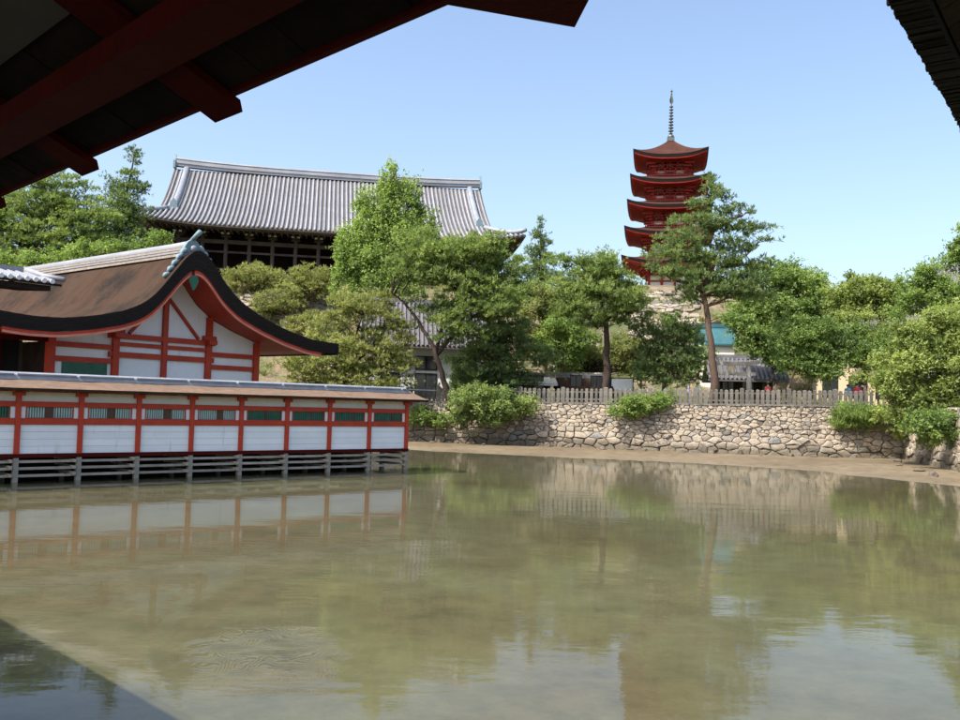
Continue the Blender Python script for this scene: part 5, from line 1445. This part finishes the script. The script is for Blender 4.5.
tree("pine_tree", "dense dark pine over the fence right of the white house", "tree", "pine_dark", 65, [(494, 402), (492, 368), (502, 338)],
     [(490, 342, 36, 12), (478, 366, 28, 12), (520, 358, 24, 12), (508, 330, 24, 8), (546, 364, 14, 10), (500, 380, 34, 10), (470, 388, 20, 8)], 0.2, "pine", 0.25, 0.7, flat=0.55, bark="dark_trunk", group=WT, fill=1.2)
tree("shrub", "green shrub hanging over the retaining wall below the dark pine", "shrub", "pine", 62.0, [(486, 404), (482, 392)],
     [(482, 394, 28, 8), (472, 408, 24, 10), (505, 406, 24, 8), (462, 420, 10, 7), (528, 404, 14, 6), (490, 416, 20, 7)], 0.07, "broad", 0.19, 0.5, bark="dark_trunk", group="shrubs on the wall", fill=1.2)
tree("shrub", "dark shrub on the wall just beyond the corridor's end", "shrub", "broad", 64.0, [(426, 408), (426, 400)],
     [(422, 414, 12, 6), (438, 418, 16, 6), (412, 420, 8, 5)], 0.06, "broad", 0.19, 0.5, bark="dark_trunk", group="shrubs on the wall")
tree("conifer_tree", "slim sparse conifer between the great hall and the pagoda", "tree", "pine_dark", 90, [(536, 345), (539, 280), (541, 224)],
     [(541, 226, 2, 6), (538, 236, 8, 3), (545, 244, 8, 3), (534, 252, 11, 4), (544, 260, 13, 4), (532, 270, 15, 4), (546, 277, 14, 4), (534, 288, 17, 5), (544, 296, 18, 5), (530, 308, 22, 7), (546, 318, 20, 7)], 0.16, "pine", 0.26, 0.45, flat=0.55, bark="dark_trunk", group=WT, fill=1.1)
tree("pine_tree", "round crowned green pine with a thick dark trunk left of the pagoda", "tree", "pine", 63.0, [(607, 404), (608, 366), (606, 326), (600, 288)],
     [(588, 270, 26, 8), (616, 280, 22, 8), (566, 284, 20, 9), (604, 294, 40, 10), (636, 300, 14, 6), (574, 308, 24, 9), (628, 314, 22, 9), (560, 262, 14, 5), (604, 260, 16, 5), (596, 318, 24, 8)], 0.42, "pine", 0.25, 0.7, flat=0.5, bark="dark_trunk", group=WT, limbs=[[(606, 322), (590, 308), (576, 300)], [(606, 318), (622, 306), (634, 298)]], fill=1.3)
tree("broadleaf_tree", "small yellow-green tree between the pines on the street", "tree", "fresh", 68, [(562, 392), (563, 350)],
     [(562, 322, 18, 9), (554, 340, 18, 9), (584, 336, 14, 9), (572, 352, 14, 8)], 0.12, "broad", 0.22, 0.6, bark="dark_trunk", group=WT)
tree("pine_tree", "tall pine with bare reddish trunk standing in front of the pagoda", "tree", "pine_dark", 60.6, [(717, 404), (713, 368), (709, 330), (703, 284), (700, 232), (707, 182)],
     [(711, 177, 5, 4), (708, 188, 10, 4), (718, 197, 14, 4), (700, 206, 15, 4), (736, 213, 17, 4), (692, 221, 24, 4), (722, 227, 24, 5), (752, 231, 20, 4), (684, 239, 27, 5), (730, 246, 30, 5), (767, 243, 8, 2), (676, 256, 30, 5), (716, 262, 28, 5), (750, 264, 22, 5), (690, 276, 32, 5), (738, 281, 30, 6), (662, 271, 15, 4), (712, 292, 34, 5), (752, 297, 20, 6), (690, 301, 14, 4)], 0.33, "pine", 0.25, 0.5, flat=0.5, bark="trunk", group=WT, fill=0.95,
     limbs=[[(703, 284), (722, 268), (745, 256)], [(702, 262), (684, 250), (664, 246)], [(704, 290), (686, 282), (670, 280)], [(701, 236), (722, 222), (742, 216)]])
tree("pine_tree", "low dark pine beside the tall pine's trunk", "tree", "pine_dark", 64.2, [(664, 404), (663, 372), (656, 334)],
     [(670, 328, 22, 8), (688, 344, 18, 12), (652, 344, 18, 8), (662, 362, 28, 9), (676, 378, 22, 8), (644, 376, 14, 8), (694, 366, 12, 12), (640, 330, 14, 6)], 0.2, "pine", 0.25, 0.62, flat=0.5, bark="trunk", group=WT, fill=1.0, limbs=[[(662, 362), (646, 344), (636, 330)]])
tree("shrub", "light green shrub trailing over the middle of the retaining wall", "shrub", "fresh", 60.6, [(645, 406), (645, 398)],
     [(640, 402, 24, 5), (622, 409, 13, 5), (656, 400, 14, 6), (640, 412, 12, 6), (668, 398, 8, 4)], 0.05, "broad", 0.17, 0.42, bark="dark_trunk", group="shrubs on the wall")
tree("broadleaf_tree", "broad dark green tree behind the stone gate", "tree", "broad", 79, [(772, 390), (772, 340), (775, 300)],
     [(768, 276, 28, 12), (800, 280, 24, 11), (752, 306, 26, 12), (780, 306, 34, 14), (796, 328, 28, 14), (808, 300, 18, 12), (764, 326, 22, 10), (742, 314, 14, 8), (778, 348, 28, 10), (790, 266, 10, 5), (812, 322, 16, 12)], 0.3, "broad", 0.25, 0.8, bark="dark_trunk", group=WT, fill=1.2)
tree("broadleaf_tree", "round bright green tree with pale trunk behind the fence", "tree", "broad", 61.8, [(790, 406), (789, 388), (800, 362), (808, 340)],
     [(800, 342, 24, 12), (824, 332, 22, 12), (812, 360, 28, 10), (836, 356, 16, 12), (790, 326, 14, 9), (846, 342, 12, 10), (794, 362, 16, 9), (826, 374, 18, 7)], 0.13, "broad", 0.20, 0.6, bark="pale_trunk", group=WT, limbs=[[(831, 404), (830, 380), (826, 356)]], fill=1.2)
tree("broadleaf_tree", "leafy tree with a domed top right of the open sky", "tree", "camphor", 75, [(866, 395), (866, 340), (866, 300)],
     [(866, 288, 28, 10), (848, 304, 22, 10), (884, 290, 22, 9), (872, 312, 22, 9), (896, 300, 14, 9), (838, 292, 10, 6), (860, 278, 12, 6)], 0.25, "broad", 0.24, 0.75, bark="dark_trunk", group=WT, fill=1.15)
tree("broadleaf_tree", "dark leafy tree under the domed tree by the fence's right end", "tree", "broad", 66, [(880, 404), (878, 370)],
     [(872, 346, 24, 10), (884, 366, 18, 10), (856, 328, 12, 6), (862, 362, 14, 7), (896, 340, 14, 9)], 0.15, "broad", 0.22, 0.65, bark="dark_trunk", group=WT)
tree("broadleaf_tree", "very large pale green tree overhanging the wall at the right edge", "tree", "camphor", 51.5, [(950, 442), (944, 405), (938, 360), (940, 320)],
     [(914, 338, 28, 14), (944, 322, 28, 15), (902, 366, 26, 15), (938, 356, 34, 16), (910, 396, 28, 15), (948, 390, 30, 16), (930, 416, 30, 13), (900, 420, 14, 10), (956, 424, 18, 13), (940, 438, 22, 6), (965, 446, 16, 8), (968, 350, 26, 30), (886, 384, 12, 12), (970, 400, 24, 20), (985, 370, 24, 26)], 0.3, "broad", 0.20, 0.62, bark="dark_trunk", group=WT, base=3.2, fill=1.35, limbs=[[(944, 405), (925, 385), (908, 370)], [(940, 380), (958, 352), (966, 336)]])
tree("broadleaf_tree", "fresh green tree above the grey tiled house at the upper right", "tree", "fresh", 70, [(938, 400), (936, 340), (932, 290)],
     [(924, 298, 24, 10), (948, 292, 22, 10), (930, 274, 16, 9), (910, 284, 12, 8), (950, 312, 18, 9), (905, 312, 14, 7)], 0.22, "broad", 0.23, 0.7, bark="dark_trunk", group=WT, fill=1.15)
tree("broadleaf_tree", "tree top reaching in at the right edge below the eave", "tree", "fresh", 64, [(972, 420), (970, 330), (962, 262)],
     [(954, 246, 10, 8), (966, 234, 12, 9), (950, 262, 10, 7), (968, 256, 14, 12), (975, 285, 16, 16), (985, 240, 18, 18)], 0.25, "broad", 0.22, 0.55, bark="dark_trunk", group=WT, base=3.4)
tree("shrub", "bright green grassy shrub on top of the wall near the right", "shrub", "fresh", 58.4, [(856, 408), (856, 402)],
     [(850, 412, 18, 7), (846, 422, 13, 6), (868, 410, 14, 6), (862, 422, 12, 6)], 0.04, "grass", 0.22, 0.42, bark="dark_trunk", group="shrubs on the wall", fill=1.4)
tree("shrub", "dull green shrub between the grassy shrub and the large right tree", "shrub", "camphor", 57.6, [(888, 412), (888, 404)],
     [(882, 414, 14, 7), (895, 422, 12, 8), (905, 432, 10, 6)], 0.05, "broad", 0.18, 0.42, bark="dark_trunk", group="shrubs on the wall", fill=1.2, base=3.4)
# trees further back that close the gaps
BK = "background trees on the hill"
tree("broadleaf_tree", "dark background tree behind the broad tree and the round tree", "tree", "broad", 98, [(810, 380), (812, 330)],
     [(812, 312, 30, 14), (838, 330, 28, 14), (790, 330, 30, 14), (820, 350, 40, 12)], 0.25, "broad", 0.30, 1.0, bark="dark_trunk", group=BK)
tree("broadleaf_tree", "dark background tree behind the domed tree on the right", "tree", "broad", 100, [(900, 380), (902, 330)],
     [(880, 322, 26, 12), (905, 330, 30, 14), (930, 335, 30, 14), (890, 355, 40, 12)], 0.25, "broad", 0.30, 1.0, bark="dark_trunk", group=BK)
tree("broadleaf_tree", "background tree at the foot of the pagoda hill on its left", "tree", "broad", 106, [(604, 312), (606, 290)],
     [(612, 276, 14, 8), (598, 286, 16, 8), (622, 292, 18, 8)], 0.2, "broad", 0.28, 0.9, bark="dark_trunk", group=BK)
tree("broadleaf_tree", "background tree right of the pagoda foot behind the tall pine", "tree", "broad", 108, [(706, 312), (708, 290)],
     [(706, 286, 20, 9), (728, 296, 22, 10), (742, 288, 16, 9)], 0.2, "broad", 0.28, 0.9, bark="dark_trunk", group=BK)
tree("broadleaf_tree", "background tree below the right end of the great hall", "tree", "broad", 84, [(512, 345), (512, 315)],
     [(514, 300, 20, 9), (500, 316, 22, 9), (528, 326, 20, 9), (478, 284, 12, 7)], 0.2, "broad", 0.26, 0.8, bark="dark_trunk", group=BK)
tree("broadleaf_tree", "background tree in shade behind the low dark pine and shelter", "tree", "broad", 74, [(590, 392), (592, 372)],
     [(585, 362, 22, 8), (630, 352, 20, 9), (640, 368, 20, 8), (700, 360, 16, 10)], 0.15, "broad", 0.24, 0.7, bark="dark_trunk", group=BK)
tree("broadleaf_tree", "shaded background tree between the tall pine and the turquoise roof", "tree", "broad", 88, [(690, 380), (690, 330)],
     [(672, 322, 10, 6), (686, 336, 14, 8), (756, 318, 16, 8)], 0.15, "broad", 0.26, 0.8, bark="dark_trunk", group=BK)

# ------------------------------------------------------------------ stone embankment and ground cover on the slope
def embankment(label, quad, nrows, seed):
    (x0, y0), (x1, y1), (x2, y2), (x3, y3) = quad        # lower left, lower right, upper right, upper left in the view
    A, B_, C_, D_ = [on_hill(*q) for q in quad]
    wid = ((B_ - A).length + (C_ - D_).length) / 2; hei = ((D_ - A).length + (C_ - B_).length) / 2
    r = random.Random(seed); off = A.copy()
    def tf(s, z, out):
        u = s / wid; v = z / hei
        p = A.lerp(B_, u).lerp(D_.lerp(C_, u), v)
        return Vector((p.x, p.y - out * 0.8, ground(p.x, p.y) + out * 0.6 + 0.03)) - off
    root = thing("stone_embankment", label, "embankment", loc=off)
    cells = stone_cells(wid, lambda s: hei, hei / nrows, hei / nrows, r, (0.9, 1.7), 0.42)
    cells.sort(key=lambda c: -c[1])
    rest = MB()
    for k, (poly, a) in enumerate(cells):
        if r.random() < 0.12: continue
        vs, fs = stone_geo(poly, tf, r, 0.04, (0.12, 0.34)); t = min(1, max(0, r.gauss(0.28, 0.2)))
        rest.add(vs, fs, t)
    rest.build("stones", M["wall_stone"], root, kind="stuff")
embankment("rubble stone slope below the pagoda beside the tall pine", [(624, 352), (700, 352), (700, 294), (638, 294)], 19, 21)
embankment("rubble stone slope behind the shelter between the pines", [(552, 384), (604, 384), (600, 338), (556, 338)], 9, 22)
embankment("pinkish rubble slope right of the shrine roof below the scrub", [(244, 340), (345, 345), (340, 300), (240, 300)], 9, 23)

def ground_cover():
    rs = np.random.default_rng(77); N = 1500
    x = rs.uniform(-42, 46, N); y = rs.uniform(71, 104, N)
    keep = vnoise(x * 0.12, y * 0.12, 31) > -0.40
    x, y = x[keep], y[keep]; z = hill_z(x, y)
    s = rs.uniform(0.25, 0.75, len(x))
    C = np.stack([x, y, z + s * 0.35], -1); R = np.stack([s * 1.25, s * 1.25, s * 0.7], -1)
    V, t = leaf_cloud(C, R, 46, 0.24, "grass", rs, np.clip(0.45 + 0.2 * rs.normal(size=len(x)), 0, 1))
    o = bpy.data.objects.new("ground_cover", leaf_mesh("ground_cover", V, t, M["scrub"])); COL.objects.link(o)
    o["kind"] = "stuff"; tag(o, "low weeds and grass covering the hill slope", "ground cover")
ground_cover()

tree("broadleaf_tree", "leafy branch hanging over the stone gate from the right", "tree", "broad", 70, [(776, 404), (772, 370), (760, 340)],
     [(754, 334, 16, 7), (772, 344, 16, 8), (740, 322, 14, 6), (728, 318, 8, 4), (744, 346, 10, 4), (780, 362, 14, 8), (758, 352, 10, 5)], 0.14, "broad", 0.22, 0.6, bark="dark_trunk", group=WT)
tree("broadleaf_tree", "tall pale tree behind the round bright tree, its top against the sky", "tree", "camphor", 84, [(830, 392), (828, 330), (824, 290)],
     [(822, 292, 14, 9), (838, 302, 14, 8), (812, 284, 10, 6), (832, 318, 18, 9), (806, 300, 12, 8)], 0.2, "broad", 0.25, 0.75, bark="dark_trunk", group=BK)
tree("broadleaf_tree", "light feathery tree between the slim conifer and the round crowned pine", "tree", "scrub", 70, [(545, 400), (546, 350), (548, 310)],
     [(548, 296, 16, 8), (534, 312, 18, 8), (560, 312, 14, 8), (530, 334, 18, 8), (552, 336, 18, 8), (540, 352, 16, 6)], 0.14, "broad", 0.21, 0.55, bark="dark_trunk", group=WT, fill=0.9)
tree("broadleaf_tree", "light green tree in the gap left of the tall pine's trunk", "tree", "scrub", 72, [(640, 400), (642, 360), (645, 330)],
     [(640, 340, 12, 7), (628, 358, 14, 7), (648, 362, 14, 7), (622, 340, 10, 6)], 0.12, "broad", 0.21, 0.5, bark="dark_trunk", group=WT, fill=0.8)
tree("broadleaf_tree", "yellowish tree between the broad tree and the domed tree", "tree", "scrub", 88, [(838, 392), (838, 340)],
     [(846, 322, 16, 8), (828, 332, 16, 8), (850, 344, 16, 8), (836, 306, 10, 6)], 0.16, "broad", 0.25, 0.65, bark="dark_trunk", group=BK)
tree("shrub", "dark shrub added to shade the wall return at the right edge", "shrub", "broad", 48.0, [(958, 444), (956, 436)],
     [(950, 434, 16, 7), (930, 430, 16, 7), (966, 440, 14, 9), (914, 424, 12, 7), (940, 420, 20, 8), (976, 430, 16, 12)], 0.06, "broad", 0.19, 0.48, bark="dark_trunk", group="shrubs on the wall", fill=1.3, base=3.2)  # foliage added here to throw shade on the return wall

tree("broadleaf_tree", "yellow-green bush filling the gap behind the round crowned pine's trunk", "tree", "scrub", 70.5, [(588, 398), (588, 372)],
     [(580, 348, 20, 8), (598, 360, 16, 7), (620, 346, 14, 8), (568, 366, 12, 6), (628, 366, 14, 6)], 0.12, "broad", 0.21, 0.55, bark="dark_trunk", group=WT, fill=0.9)
tree("broadleaf_tree", "leafy tree closing the gap between the leaning pine and the round pine", "tree", "pine", 74, [(556, 396), (558, 350), (560, 310)],
     [(560, 288, 16, 8), (546, 300, 16, 8), (572, 324, 14, 8), (536, 288, 12, 6), (522, 300, 12, 7)], 0.16, "broad", 0.22, 0.6, bark="dark_trunk", group=WT, fill=0.9)
tree("broadleaf_tree", "soft green tree closing the gap right of the cream house", "tree", "camphor", 70, [(862, 402), (862, 370)],
     [(858, 316, 14, 6), (838, 318, 12, 6), (872, 336, 16, 7), (858, 376, 12, 5), (886, 330, 14, 7)], 0.12, "broad", 0.21, 0.55, bark="dark_trunk", group=WT, fill=0.9)
